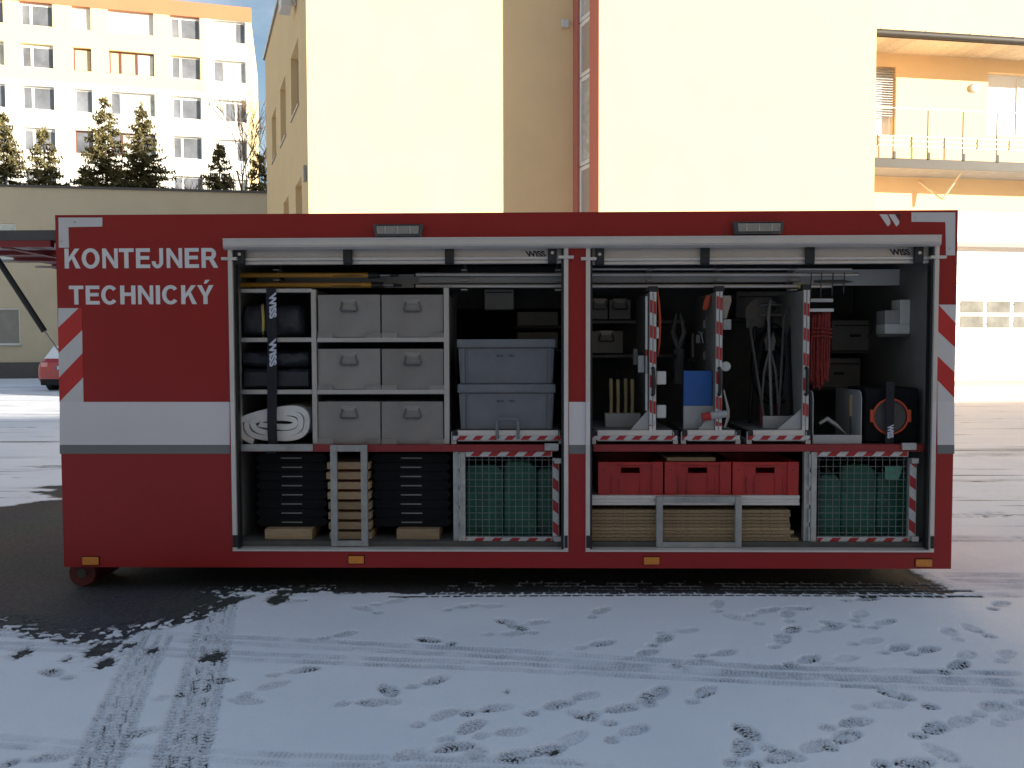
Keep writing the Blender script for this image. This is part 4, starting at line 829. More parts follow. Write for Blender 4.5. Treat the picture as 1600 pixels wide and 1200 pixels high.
# holding frames
def hold_frame(x0, y0, x1, y1, w, lab, bottom=True):
    Y = D + .055; h_ = MB(); a = RC(x0, y0, x1, y1, Y); ww = w / 226
    h_.box(a[0], a[0] + ww, Y - .02, Y + .012, a[2], a[3]); h_.box(a[1] - ww, a[1], Y - .02, Y + .012, a[2], a[3]); h_.box(a[0] + ww, a[1] - ww, Y - .018, Y + .010, a[3] - ww, a[3] - .001); h_.box(a[0] + ww, a[1] - ww, Y - .018, Y + .010, a[2] + .001, a[2] + ww * .85)
    h_.build('holding_frame', M['rawsteel'], con, bevel=.003, label=lab)
hold_frame(517.5, 695, 575, 853, 10.5, 'steel frame holding the stacked planks')
hold_frame(1025, 775, 1158, 855, 10, 'steel frame holding the chipboard sheets')
a = RC(922, 774, 1249, 789, D + .085); H = a[3] - a[2]
ls = MB().prismx([(D + .08, a[2]), (D + .08, a[2] + H * .25), (D + .088, a[2] + H * .3), (D + .088, a[2] + H * .6), (D + .08, a[2] + H * .66), (D + .08, a[3]), (D + .12, a[3]), (D + .12, a[2])], a[0], a[1]).build('crate_shelf', M['alu_l'], con)
MB().box(a[0], a[1], D + .121, D + .75, a[3] - .012, a[3] - .002).build('shelf_board', M['lining'], ls)
# ------------------------------------------------------------------ contents of the left bay
ORD = ['topmost', 'second from the top', 'third from the top', 'fourth from the top', 'fifth from the top', 'sixth from the top', 'seventh from the top', 'eighth from the top', 'ninth from the top', 'tenth from the top']
GB = 'grey metal boxes on the shelves'
def metal_box(x0, y0, x1, y1, Y, lab, depth=.5, group=GB):
    Y += random.uniform(0, .010); a = list(RC(x0, y0, x1, y1, Y)); sk = random.uniform(-.002, .002); a[0] += sk; a[1] += sk; xm, h, w = (a[0] + a[1]) / 2, a[3] - a[2], a[1] - a[0]; t = thing('metal_box', (xm, Y + depth / 2, a[2]), lab, 'box', group)
    MB().box(a[0], a[1], Y, Y + depth, a[2], a[3]).build('case', M['steelbox'], t, bevel=.004)
    zp_ = a[2] + h * .74
    hd = MB().box(xm - .055, xm + .055, Y - .004, Y - .0005, zp_ + .012, zp_ + .05).build('handle_plate', M['toolsteel'], t, bevel=.001)
    k = MB(); k.tube([(xm - .045, Y - .008, zp_ + .03), (xm - .062, Y - .012, zp_ - .03), (xm - .052, Y - .013, zp_ - .038), (xm + .052, Y - .013, zp_ - .038), (xm + .062, Y - .012, zp_ - .03), (xm + .045, Y - .008, zp_ + .03)], .0062, 8); k.build('handle', M['handle_st'], hd)
    MB().box(xm - .048, xm + .048, Y - .010, Y - .0042, zp_ + .02, zp_ + .038).build('catch', M['toolsteel'], hd, bevel=.002)
for r_, (y0, y1, rn) in enumerate(((460.5, 527.3, 'top'), (545, 608.8, 'middle'), (627.5, 694, 'bottom'))):
    for c_, (x0, x1, cn) in enumerate(((497, 594.3, 'left'), (596.6, 693, 'right'))):
        metal_box(x0, y0, x1, y1, YR + .012, 'grey metal box with bail handle, %s shelf, %s of the pair' % (rn, cn))
def roll(name, x0, x1, z0, z1, Y, dep, mt, lab, cat, seed, amp=.012, taper=.08, n=26, flat=2.6):
    k = MB(); m_ = 22; rings = []; zc_, rz, yc = (z0 + z1) / 2, (z1 - z0) / 2, Y + dep / 2
    for i in range(n + 1):
        s = i / n; x = x0 + (x1 - x0) * s; e_ = min(1, (min(s, 1 - s) / taper + .25)) ** .5
        for j in range(m_):
            w = 2 * math.pi * j / m_; c, s_ = math.cos(w), math.sin(w); rr = (abs(c) ** flat + abs(s_) ** flat) ** (-1 / flat)
            d_ = amp * noise.noise(Vector((x * 9 + seed, math.cos(w) * 1.5, math.sin(w) * 2.5))) + amp * .6 * noise.noise(Vector((x * 26 + seed, math.cos(w) * 4, math.sin(w) * 5)))
            z_ = max(z0, zc_ + s_ * rr * (rz * e_ + d_) - (rz * (1 - e_) * .5))
            rings.append((x, yc + c * rr * (dep / 2 * e_ + d_), z_))
    k.add(rings, [(i * m_ + j, i * m_ + (j + 1) % m_, (i + 1) * m_ + (j + 1) % m_, (i + 1) * m_ + j) for i in range(n) for j in range(m_)], True)
    k.add([rings[j] for j in range(m_)], [tuple(range(m_))], True); k.add([rings[n * m_ + j] for j in range(m_)], [tuple(range(m_))[::-1]], True)
    return k.build(name, M[mt], None, label=lab, cat=cat)
a = RC(376, 476, 474, 526, YR + .05); zsh = ZZ(527.4, YR)
bag = roll('bag', a[0], a[1], zsh + .001, a[3], YR + .03, .24, 'fabric', 'black rolled bag with yellow loop on the upper shelf', 'bag', 3, .016)
k = MB(); xs_ = XX(410, YR + .02); zc_ = (a[2] + a[3]) / 2; rz = (a[3] - a[2]) / 2
k.tube([(xs_ + .018 * math.cos(w * 2), YR + .15 - .142 * math.cos(w), zc_ + (rz + .006) * math.sin(w)) for w in [rad(-75 + 15 * i) for i in range(11)]], .010, 6); k.build('yellow_loop', M['yellow'], bag)
a = RC(375, 548, 486, 606, YR + .03); zs2 = ZZ(609, YR)
zm = zs2 + (a[3] - zs2) * .55
roll('tarpaulin', a[0] + .01, a[1], zs2 + .001, zm, YR + .02, .42, 'fabric', 'folded black tarpaulin lying lowest on the middle shelf', 'tarpaulin', 8, .008, .05, flat=5)
roll('tarpaulin', a[0] + .0, a[1] - .002, zm + .001, a[3], YR + .03, .40, 'fabric', 'black tarpaulin resting on the folded one, middle shelf', 'tarpaulin', 14, .016, .06, flat=3.2)
# rolled white canvas, its spiral end towards the yard
zs3 = ZZ(694, YR + .06) ; a = RC(373, 626, 489, 694, YR + .04); k = MB(); N_ = 150; tn = 3.1; cxr, hw = (a[0] + a[1]) / 2, (a[1] - a[0]) / 2 - .008; hz = (a[3] - zs3) / 2 - .010; pts = []
for i in range(N_ + 1):
    s = i / N_; w = rad(200) + s * tn * 2 * math.pi; q_ = .10 + .90 * s ** .9; c, s_ = math.cos(w), math.sin(w)
    rr = (abs(c) ** 2.8 + abs(s_) ** 2.8) ** (-1 / 2.8) ; x = c * rr * hw * (.42 + .58 * q_) * (1 if q_ > .9 else .96); zq = s_ * rr * hz * q_
    if zq > 0: zq *= .62 + .38 * (x / hw + .2)
    w2 = .010 * noise.noise(Vector((i * .09, 5.1, .2))); pts.append(Vector((cxr + x + w2, 0, zs3 + hz + .008 + zq + w2 * .7)))
ra, rb = [], []
for i, p in enumerate(pts):
    d_ = (pts[min(i + 1, N_)] - pts[max(i - 1, 0)]).normalized(); n_ = Vector((d_.z, 0, -d_.x)) * (.0185 + .003 * noise.noise(Vector((i * .11, .3, 9)))); ra.append(p + n_); rb.append(p - n_)
vs = []
for i in range(N_ + 1):
    j_ = .012 * noise.noise(Vector((i * .06, 3.3, 1.7)))
    for p in (ra[i], rb[i]):
        for yy in (YR + .028 + j_, YR + .05 + j_ * .5, YR + .50): vs.append((p.x, yy, max(p.z, zs3 + .0015)))
fs = []
for i in range(N_):
    o_ = i * 6
    for q_ in (0, 1): fs.append((o_ + q_, o_ + q_ + 1, o_ + 6 + q_ + 1, o_ + 6 + q_)); fs.append((o_ + 3 + q_, o_ + 9 + q_, o_ + 9 + q_ + 1, o_ + 3 + q_ + 1))
    fs.append((o_, o_ + 6, o_ + 9, o_ + 3)); fs.append((o_ + 2, o_ + 5, o_ + 11, o_ + 8))
k.add(vs, fs, True); k.build('canvas_roll', M['canvas'], None, label='white canvas sheet rolled up on the lowest shelf', cat='canvas')
# strap over the three left shelves
k = MB(); zt_, zb_ = ZZ(448, YR), ZZ(707, YR - .02); xq0, xq1 = XX(418.5, YR), XX(433.5, YR); nn = 24; sec = []
for i in range(nn + 1):
    s = i / nn; yb_ = YR - .008 - .010 * math.sin(s * math.pi * 3) ** 2; sec.append((yb_ if i < nn else D + .05, zt_ + (zb_ - zt_) * s, .0 + .004 * math.sin(s * 6)))
vs = []
for y, z, dx in sec: vs += [(xq0 + dx, y, z), (xq1 + dx, y, z), (xq1 + dx, y + .003, z), (xq0 + dx, y + .003, z)]
k.add(vs, [(i * 4 + j, i * 4 + (j + 1) % 4, i * 4 + 4 + (j + 1) % 4, i * 4 + 4 + j) for i in range(nn) for j in range(4)] + [(0, 1, 2, 3), (nn * 4 + 3, nn * 4 + 2, nn * 4 + 1, nn * 4)])
strap = k.build('webbing_strap', M['web'], None, label='black webbing strap with white lettering across the left shelves', cat='strap')
for y0, y1 in ((456, 498), (528, 573)):
    a = RC(420.5, y0, 432, y1, YR - .02); text_mb('WISS', a[0], a[1], a[2], a[3], YR - .0195, bold=.05, shear=-.3, turn=1).build('lettering', M['printw'], strap, label='white lettering WISS running down')
# grey plastic totes on their pull-out tray
def tote(x0, y0, x1, y1, lab, zbase=None):
    Y = D + .12; a = list(RC(x0, y0, x1, y1, Y)); xm = (a[0] + a[1]) / 2; dp = .42
    if zbase is not None: a[2] = zbase
    h = a[3] - a[2]; t = thing('plastic_tote', (xm, Y + dp / 2, a[2]), lab, 'tote', 'grey plastic totes'); rim = h * .19
    ins = .014; k = MB(); k.hexa([(a[0] + ins * 1.5, Y + .02, a[2]), (a[1] - ins * 1.5, Y + .02, a[2]), (a[1] - ins * 1.5, Y + dp - .02, a[2]), (a[0] + ins * 1.5, Y + dp - .02, a[2]), (a[0] + ins * .6, Y + .012, a[3] - rim), (a[1] - ins * .6, Y + .012, a[3] - rim), (a[1] - ins * .6, Y + dp - .012, a[3] - rim), (a[0] + ins * .6, Y + dp - .012, a[3] - rim)])
    k.build('body', M['tote'], t, bevel=.008)
    r_ = MB().box(a[0], a[1], Y, Y + dp, a[3] - rim + .001, a[3]).build('rim', M['tote'], t, bevel=.006); MB().box(a[0] + .003, a[1] - .003, Y - .003, Y - .0005, a[3] - rim + .006, a[3] - rim + .014).build('rim_bead', M['tote'], r_)
    for q0, q1 in ((.055, .075), (.09, .098), (.925, .945), (.90, .908)):
        w_ = a[1] - a[0]; MB().hexa([(a[0] + w_ * q0, Y + .012, a[2] + .006), (a[0] + w_ * q1, Y + .012, a[2] + .006), (a[0] + w_ * q1, Y + .03, a[2] + .006), (a[0] + w_ * q0, Y + .03, a[2] + .006), (a[0] + w_ * q0, Y + .004, a[3] - rim), (a[0] + w_ * q1, Y + .004, a[3] - rim), (a[0] + w_ * q1, Y + .03, a[3] - rim), (a[0] + w_ * q0, Y + .03, a[3] - rim)]).build('corner_rib', M['tote'], t)
    zt_ = a[2] + h * .61
    for w0, w1, tx in ((-.068, -.018, 'BOX'), (.012, .062, 'TEC')): text_mb(tx, xm + w0, xm + w1, zt_, zt_ + .014, Y + .0135, bold=.03).build('lettering', M['print'], t, label='small dark lettering ' + tx)
ztray = ZZ(672, D + .12)
tote(715, 600.5, 868, 672, 'lower grey plastic tote standing on the striped tray', ztray)
tote(714, 530, 868.5, 600.3, 'upper grey plastic tote stacked on the other')
def tray(x0, x1, lab, handle=None, ytop=672, dep=.85):
    Y = D + .09; zt_ = ZZ(ytop, D + .12); zd = ZZ(695, D + .07) + .001; xa_, xb2 = XX(x0, Y), XX(x1, Y); t = thing('sliding_tray', ((xa_ + xb2) / 2, Y + dep / 2, zd), lab, 'tray', 'pull-out trays with striped fronts')
    h = zt_ - zd; MB().box(xa_ + .03, xb2 - .03, Y + .022, Y + dep, zt_ - .012, zt_ - .001).build('tray_floor', M['lining'], t)
    MB().prismx([(Y, zd + h * .30), (Y, zd + h * .62), (Y + .008, zd + h * .66), (Y + .008, zt_), (Y + .02, zt_), (Y + .02, zd + h * .22), (Y + .004, zd + h * .22)], xa_ + .045, xb2 - .04).build('front_profile', M['alu_l'], t)
    MB().box(xa_ + .008, xb2 - .006, Y - .004, Y - .001, zd + h * .32, zd + h * .62).build('barrier_tape', M['tape_h'], t)
    for x in (xa_, xb2 - .034):
        MB().box(x, x + .034, Y + .002, Y + dep, zd, zd + h * .30).build('slide_rail', M['alu'], t, bevel=.002); MB().box(x + .004, x + .036, Y + .003, Y + .03, zd + h * .64, zt_).build('corner_block', M['black'], t, bevel=.002)
        MB().box(x - .001, x + .004, Y - .003, Y + .02, zd + .004, zt_ - .01).build('end_plate', M['galv'], t)
    if handle:
        q0, q1 = XX(handle[0], Y), XX(handle[1], Y); z1_ = ZZ(655, Y - .03); k = MB(); k.tube([(q0 + .012, Y - .012, zd + h * .4), (q0 + .012, Y - .016, z1_ - .016), (q0 + .024, Y - .016, z1_), (q1 - .024, Y - .016, z1_), (q1 - .012, Y - .016, z1_ - .016), (q1 - .012, Y - .012, zd + h * .4)], .011, 8); k.build('pull_handle', M['tote'], t)
    return t
tray(705, 881, 'striped pull-out tray beneath the grey plastic totes', (774, 812))
# dim things far behind the totes
a = RC(757, 452, 803, 484, D + .95); k = thing('control_box', ((a[0] + a[1]) / 2, D + 1.1, a[2]), 'pale grey box hanging at the back above the totes', 'box'); MB().box(a[0], a[1], D + .95, D + 1.15, a[2], a[3]).build('case', M['greyp'], k, bevel=.006); MB().box(a[0] + .01, a[1] - .01, D + .944, D + .949, a[3] - .03, a[3] - .02).build('lid_seam', M['dark'], k)
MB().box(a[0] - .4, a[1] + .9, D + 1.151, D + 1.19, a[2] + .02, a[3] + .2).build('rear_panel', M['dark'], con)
for i, (x0, y0, x1, y1, lb) in enumerate(((808, 487, 872, 509, 'upper dim grey case far behind the totes'), (808, 519, 872, 545, 'lower dim grey case far behind the totes'))):
    a = RC(x0, y0, x1, y1, D + 1.0); k = thing('storage_case', ((a[0] + a[1]) / 2, D + 1.1, a[2]), lb, 'case'); MB().box(a[0], a[1], D + 1.0, D + 1.14, a[2], a[3]).build('case', M['lining'], k, bevel=.006); MB().box(a[0] - .03, a[1] + .03, D + .98, D + 1.149, a[2] - .022, a[2] - .002).build('ledge', M['dark'], con)
# poles in the roof racks
YPL = D + .26
def pole(y, x0, x1, lab, seed):
    p0, p1 = W(x0, y, YPL), W(x1, y, YPL); t = thing('rescue_pole', ((p0.x + p1.x) / 2, YPL, p0.z - .02), lab, 'pole', 'yellow poles under the shutter')
    k = MB(); k.cyl(p0, p1, .0185, 14); k.build('shaft', M['yellow_pole'], t)
    k = MB(); f0, f1 = W(x1, y, YPL), W(x1 + 18, y, YPL); k.cyl(f0, f1, .027, 14, .020); k.build('fitting', M['black'], t)
    k = MB(); f2 = W(x1 + 34, y, YPL); k.cyl(f1, f2, .010, 10); k.build('tip', M['toolsteel'], t); k = MB(); k.cyl(f2, W(x1 + 47, y, YPL), .015, 10, .008); k.build('tip_collar', M['black'], t)
    MB().box(W(520, y, YPL).x, W(565, y, YPL).x, YPL - .0195, YPL - .0175, p0.z - .013, p0.z - .007).build('marking', M['print'], t)
pole(430, 373, 576, 'upper yellow pole with black fitting above the shelves', 1); pole(445.5, 373, 581, 'lower yellow pole with black fitting above the shelves', 2)
for y, x0, x1, r_, lab in ((429, 650, 1341, .0135, 'upper long aluminium pole running through both bays'), (447, 650, 1300, .0135, 'lower long aluminium pole running through both bays'), (420.5, 880, 1330, .008, 'thin aluminium rod highest in the right bay')):
    Yq = D + .32; k = MB(); k.cyl(W(x0, y, Yq), W(x1, y, Yq), r_, 14); ob_ = k.build('aluminium_pole', M['alu_l'], None, label=lab, cat='pole', group='aluminium poles')
    k = MB(); k.cyl(W(x0 - 3, y, Yq), W(x0, y, Yq), r_ * 1.1, 12); k.build('end_cap', M['black'], ob_)
k = MB(); q0, q1 = W(655, 438, D + .38), W(1250, 438, D + .38); k.box(q0.x, q1.x, D + .37, D + .40, q0.z - .024, q0.z + .024); k.build('flat_bar', M['greyp'], None, label='flat grey bar between the two aluminium poles', cat='bar', bevel=.003)
k = MB(); k.cyl(W(1247, 447, D + .31), W(1259, 447, D + .31), .017, 12); k.build('yellow_collar', M['yellow'], ob_)
for px in (440, 727, 871, 1012, 1117, 1232):
    q_ = W(px, 438, D + .42); br_ = MB().box(q_.x - .012, q_.x + .012, D + .405, D + .44, q_.z - .07, ZT - .055).build('pole_hanger', M['dark'], con)
    for y in (422, 438, 453): zq = W(px, y, D + .3).z; MB().box(q_.x - .022, q_.x + .022, D + .285, D + .405, zq - .003, zq + .004).build('hanger_arm', M['alu'], br_)
# lower left: planks and black support plates
PG = 'sawn planks stacked in the steel frame'
Yp = D + .12; pit_ = (ZZ(723, Yp) - ZF - .049) / 7
for i in range(8):
    zb_ = ZF + .002 + (7 - i) * pit_; xo = random.uniform(-.008, .008) + (.014 if i > 5 else 0)
    x0, x1 = XX(509, Yp) + xo, XX(575.5, Yp) + xo; t = MB().box(x0, x1, Yp + random.uniform(0, .012), Yp + .62, zb_, zb_ + .049).build('plank', M['wood'], None, label='sawn plank in the steel frame, ' + ORD[i] + ' of the stack', cat='plank', group=PG, bevel=.003)
    if i < 7:
        for yy in (.10, .5): MB().box(x0 + .03, x1 - .03, Yp + yy, Yp + yy + .05, zb_ - pit_ + .050, zb_ - .001).build('spacer', M['crate'], t)
for x0, x1, sd_ in ((410, 484.5, 'left'), (617.5, 685, 'right')):
    MB().box(XX(x0, Yp), XX(x1, Yp), Yp, Yp + .40, ZF + .001, ZF + .074).build('plank', M['wood'], None, label='short thick plank under the %s stack of black plates' % sd_, cat='plank', group='short planks under the plates', bevel=.003)
Yq = D + .20; zb0 = ZF + .077; top_ = ZZ(708, Yq); pt_ = (top_ - zb0) / 8
for sd_, x0, x1 in (('left', 398, 511), ('right', 579, 704)):
    a0, a1 = XX(x0, Yq), XX(x1, Yq); me_ = None
    for i in range(8):
        z0 = zb0 + (7 - i) * pt_; h = pt_ - .002; xo = random.uniform(-.006, .006)
        t = MB().prism([(a0 + .03 + xo, z0), (a1 - .03 + xo, z0), (a1 + xo, z0 + h * .45), (a1 + xo, z0 + h * .55), (a1 - .03 + xo, z0 + h), (a0 + .03 + xo, z0 + h), (a0 + xo, z0 + h * .55), (a0 + xo, z0 + h * .45)], Yq, Yq + .46).build('support_plate', M['rubber'], None, label='black support plate, %s in the %s stack' % (ORD[i], sd_), cat='plate', group='black support plates', bevel=.003)
        xm = (a0 + a1) / 2 + xo; MB().box(xm - .075, xm + .075, Yq - .006, Yq - .0015, z0 + h * .42, z0 + h * .56).build('grip', M['lining'], t, bevel=.001)
# green things behind the mesh doors
def green(name, x0, y0, x1, Y, dep, lab, mt='green', lid=True):
    a = RC(x0, y0, x1, 845, Y); z1 = ZZ(y0, Y); t = thing(name, ((a[0] + a[1]) / 2, Y + dep / 2, ZF), lab, 'canister'); w = a[1] - a[0]; h = z1 - ZF
    k = MB(); k.prism([(a[0], ZF + .002), (a[1], ZF + .002), (a[1], z1 - h * .12), (a[1] - w * .22, z1 - h * .03), (a[0] + w * .1, z1 - h * .03), (a[0], z1 - h * .1)], Y, Y + dep); k.build('body', M[mt], t, bevel=.018, seg=3)
    k = MB(); k.cyl((a[1] - w * .28, Y + dep * .4, z1 - h * .04), (a[1] - w * .28, Y + dep * .4, z1 + .012), .03, 14); k.build('cap', M['black'], t)
    for q_ in (.3, .6): MB().box(a[0] + w * .12, a[1] - w * .12, Y - .006, Y - .001, ZF + h * q_, ZF + h * q_ + .02).build('body_rib', M[mt], t, bevel=.003)
green('green_canister', 729, 722, 787, D + .22, .4, 'green plastic canister at left behind the left mesh door')
green('green_canister', 788, 716, 838, D + .20, .4, 'taller green plastic canister behind the left mesh door')
green('green_canister', 839, 728, 872, D + .24, .35, 'small dark green canister at right behind the left mesh door')
green('green_canister', 1279, 738, 1313, D + .20, .35, 'bright green canister at left behind the right mesh door')
green('green_canister', 1314, 722, 1369, D + .22, .4, 'dark green canister in the middle behind the right mesh door')
green('green_canister', 1370, 734, 1422, D + .24, .4, 'dark green canister at right behind the right mesh door')
MB().prism(pw([(1392, 750), (1404, 749), (1411, 728), (1383, 728), (1383, 748)], D + .16), D + .16, D + .164).build('green_card', M['green_l'], None, label='pale green card tucked behind the right mesh door', cat='card')

# ------------------------------------------------------------------ contents of the right bay, lower deck
zc0 = ZZ(774, D + .085)
def crate(x0, x1, lab):
    Y = D + .10; a0, a1 = XX(x0, Y), XX(x1, Y); z0, z1 = zc0 + .001, ZZ(722, Y); h, w, dp = z1 - z0, a1 - a0, .55
    t = thing('plastic_crate', ((a0 + a1) / 2, Y + dp / 2, z0), lab, 'crate', 'red plastic crates in a row')
    k = MB(); pc_ = w * .165
    k.box(a0, a0 + pc_, Y, Y + .03, z0, z1); k.box(a1 - pc_, a1, Y, Y + .03, z0, z1)
    f0, f1 = a0 + pc_, a1 - pc_; s0, s1 = (a0 + a1) / 2 - w * .145, (a0 + a1) / 2 + w * .145; t0, t1 = z0 + h * .66, z0 + h * .83; Yf_ = Y + .012
    k.box(f0, s0, Yf_, Yf_ + .012, z0, z1 - .001); k.box(s1, f1, Yf_, Yf_ + .012, z0, z1 - .001); k.box(s0, s1, Yf_, Yf_ + .012, z0, t0); k.box(s0, s1, Yf_, Yf_ + .012, t1, z1 - .001)
    k.build('front', M['crate'], t)
    MB().box(f0 + .002, f1 - .002, Y + .003, Y + .0118, z1 - .022, z1 - .002).build('rim', M['crate'], t, bevel=.003)
    k = MB(); k.box(s0 - .006, s1 + .006, Y + .006, Y + .0118, t0 - .008, t0 - .001); k.box(s0 - .006, s1 + .006, Y + .006, Y + .0118, t1 + .001, t1 + .008); k.build('grip_edge', M['crate'], t)
    for q_ in (.22, .34, .66, .78): MB().box(a0 + w * q_ - .004, a0 + w * q_ + .004, Y + .005, Y + .0118, z0 + .004, z0 + h * .55).build('rib', M['crate'], t)
    for x in (a0 + pc_ * .55, a1 - pc_ * .55): kk = MB(); kk.cyl((x, Y - .001, z0 + h * .76), (x, Y + .002, z0 + h * .76), .006, 8); kk.build('peg_hole', M['black'], t)
    k = MB(); k.box(a0, a0 + .012, Y + .031, Y + dp, z0, z1 - .002); k.box(a1 - .012, a1, Y + .031, Y + dp, z0, z1 - .002); k.box(a0 + .0125, a1 - .0125, Y + dp - .012, Y + dp, z0, z1 - .002); k.box(a0 + .0125, a1 - .0125, Y + .031, Y + dp - .0125, z0, z0 + .01); k.build('body', M['crate'], t)
crate(935, 1036.5, 'red plastic crate, leftmost of the three on the shelf'); crate(1039.5, 1143.5, 'red plastic crate, middle one of the three'); crate(1146, 1249.5, 'red plastic crate, rightmost, nearest the mesh door')
a = RC(1040, 716.5, 1115, 722, D + .2); MB().box(a[0], a[1], D + .14, D + .6, ZZ(722, D + .10) + .001, ZZ(722, D + .10) + .028).build('plank', M['wood'], None, label='brown plank lying across the middle red crate', cat='plank', bevel=.002)
Yc = D + .085; zt_ = ZZ(796, Yc); ns = 9; ph = (zt_ - ZF - .002) / ns; rights = [1237, 1238, 1236, 1237, 1238, 1237, 1244, 1238, 1251]
for i in range(ns):
    z0 = ZF + .001 + (ns - 1 - i) * ph; y_ = Yc + random.uniform(0, .010)
    MB().box(XX(922, Yc), XX(rights[i], Yc), y_, y_ + .5, z0, z0 + ph - .0025).build('chipboard_sheet', M['chip'], None, label='chipboard sheet behind the steel frame, ' + ORD[i] + ' in the pile', cat='board', group='chipboard sheets in the right bay', bevel=.0015)

# ------------------------------------------------------------------ right bay, upper deck: sliding tool walls
def tool_wall(x0, x1, xt0, xt1, ytop, gus, lab):
    t = tray(xt0, xt1, lab); Y = D + .10; a0, a1 = XX(x0, Y), XX(x1, Y); zb_ = ZZ(672, D + .12); zt_ = ZZ(ytop, Y); t['category'] = 'tool rack'; t['group'] = 'pull-out tool walls'; t.name = 'sliding_tool_wall'
    MB().box(a0 + .004, a1 - .004, Y + .012, Y + .78, zb_, zt_).build('board', M['lining'], t)
    md = (a0 + a1) / 2
    for p0, p1 in ((a0, md - .002), (md + .002, a1)):
        MB().box(p0, p1, Y - .004, Y + .011, zb_, zt_).build('edge_profile', M['alu_l'], t); MB().box(p0 + .002, p1 - .002, Y - .0065, Y - .0045, zb_ + .03, zt_ - .01).build('barrier_tape', M['tape_v'], t)
    MB().box(a0 - .008, a1 + .012, Y + .0, Y + .05, zt_ + .001, zt_ + .04).build('top_guide', M['black'], t, bevel=.003)
    h0, h1 = ZZ(617, Y), ZZ(576, Y); k = MB(); k.tube([(md, Y - .008, h0), (md, Y - .035, h0 + .01), (md, Y - .04, h0 + .03), (md, Y - .04, h1 - .03), (md, Y - .035, h1 - .01), (md, Y - .008, h1)], .013, 8); k.build('grab_handle', M['black'], t)
    g = MB(); g.prism([(XX(gus, Y), zb_), (a0 - .001, zb_), (a0 - .001, ZZ(640, Y))], Y + .02, Y + .024); g.build('gusset', M['greyp'], t); return t
r1 = tool_wall(1014.5, 1025, 924, 1060, 457, 986, 'sliding tool wall with striped edge beside the wooden handles')
r2 = tool_wall(1118, 1128, 1065, 1158, 457, 1092, 'sliding tool wall with striped edge beside the blue board')
r3 = tool_wall(1254, 1263.5, 1168, 1268, 455, 1216, 'sliding tool wall with striped edge beside the red rope')
def px_box(name, x0, y0, x1, y1, Y, dep, mt, parent=None, bevel=.003, **kw):
    a = RC(x0, y0, x1, y1, Y); return MB().box(a[0], a[1], Y, Y + dep, a[2], a[3]).build(name, M[mt], parent, bevel=bevel, **kw)
zt1 = ZZ(672, D + .12)
a = RC(946, 646, 1001, 672, D + .34); holder = MB().box(a[0], a[1], D + .34, D + .352, zt1, a[3]).build('tool_holder', M['greyp'], r1, bevel=.002); MB().box(a[0], a[1], D + .40, D + .412, zt1, a[3]).build('holder_back', M['greyp'], holder)
for i, (px, lb) in enumerate(((954.5, 'first from the left'), (965.5, 'second from the left'), (977.5, 'third from the left'), (988, 'fourth from the left'))):
    c_ = XX(px, D + .376); z1 = ZZ(592 + (i % 2), D + .376); k = MB(); k.tube([(c_, D + .376, zt1 + .002), (c_, D + .376, zt1 + .09), (c_ + .002, D + .376, (zt1 + z1) / 2), (c_, D + .376, z1 - .03), (c_, D + .376, z1)], [.014, .0145, .0115, .0145, .012], 12)
    k.build('hammer_shaft', M['handle'], None, label='upright wooden tool handle, %s of four' % lb, cat='handle', group='wooden tool handles')
p0, p1 = W(1010.3, 463, D + .13), W(1010.3, 640, D + .13); t = thing('striped_pole', (p0.x, D + .13, p1.z), 'thin white pole with red band on the first tool wall', 'pole')
for y0, y1, mt in ((463, 546, 'whitep'), (546.2, 556, 'crate'), (584, 641, 'whitep'), (556.2, 583.8, 'greyp')): k = MB(); k.cyl(W(1010.3, y0, D + .13), W(1010.3, y1, D + .13), .0095, 12); k.build('pole_section', M[mt], t)
px_box('tool_holder', 997.5, 555.5, 1007, 582, D + .16, .05, 'greyp', r1); px_box('tool_holder', 990, 545, 996.5, 570, D + .3, .05, 'lining', r1)
for y0, y1 in ((580, 601), (633, 653.5)): px_box('tool_holder', 1026, y0, 1041, y1, D + .16, .03, 'whitep', r1, .008)
px_box('tool_holder', 1025.8, 511, 1029.5, 529, D + .12, .02, 'whitep', r1, .004)
k = MB(); k.tube([W(1027, 450, D + .16), W(1029, 470, D + .16), W(1031, 500, D + .16), W(1030, 535, D + .17), W(1028, 556, D + .17)], [.005, .009, .011, .009, .004], 10); k.build('cable_bundle', M['orange'], None, label='orange hanging cover at the right of the first tool wall', cat='cover')
# boxes on a rear shelf of the right bay
metal_box(921, 517, 974, 552, D + 1.05, 'dim metal box with handle on the rear shelf of the right bay', .35, 'rear shelf boxes')
metal_box(925, 468, 950, 499, D + 1.05, 'small dim case at left on the upper rear shelf', .3, 'rear shelf boxes'); metal_box(951.5, 468, 985, 499, D + 1.05, 'wider dim case beside it on the upper rear shelf', .3, 'rear shelf boxes')
for y in (500, 553.5): a = RC(918, y, 1070, y + 5, D + 1.03); MB().box(a[0], a[1], D + 1.03, D + 1.45, a[2], a[3] - .004).build('rear_shelf', M['lining'], con)
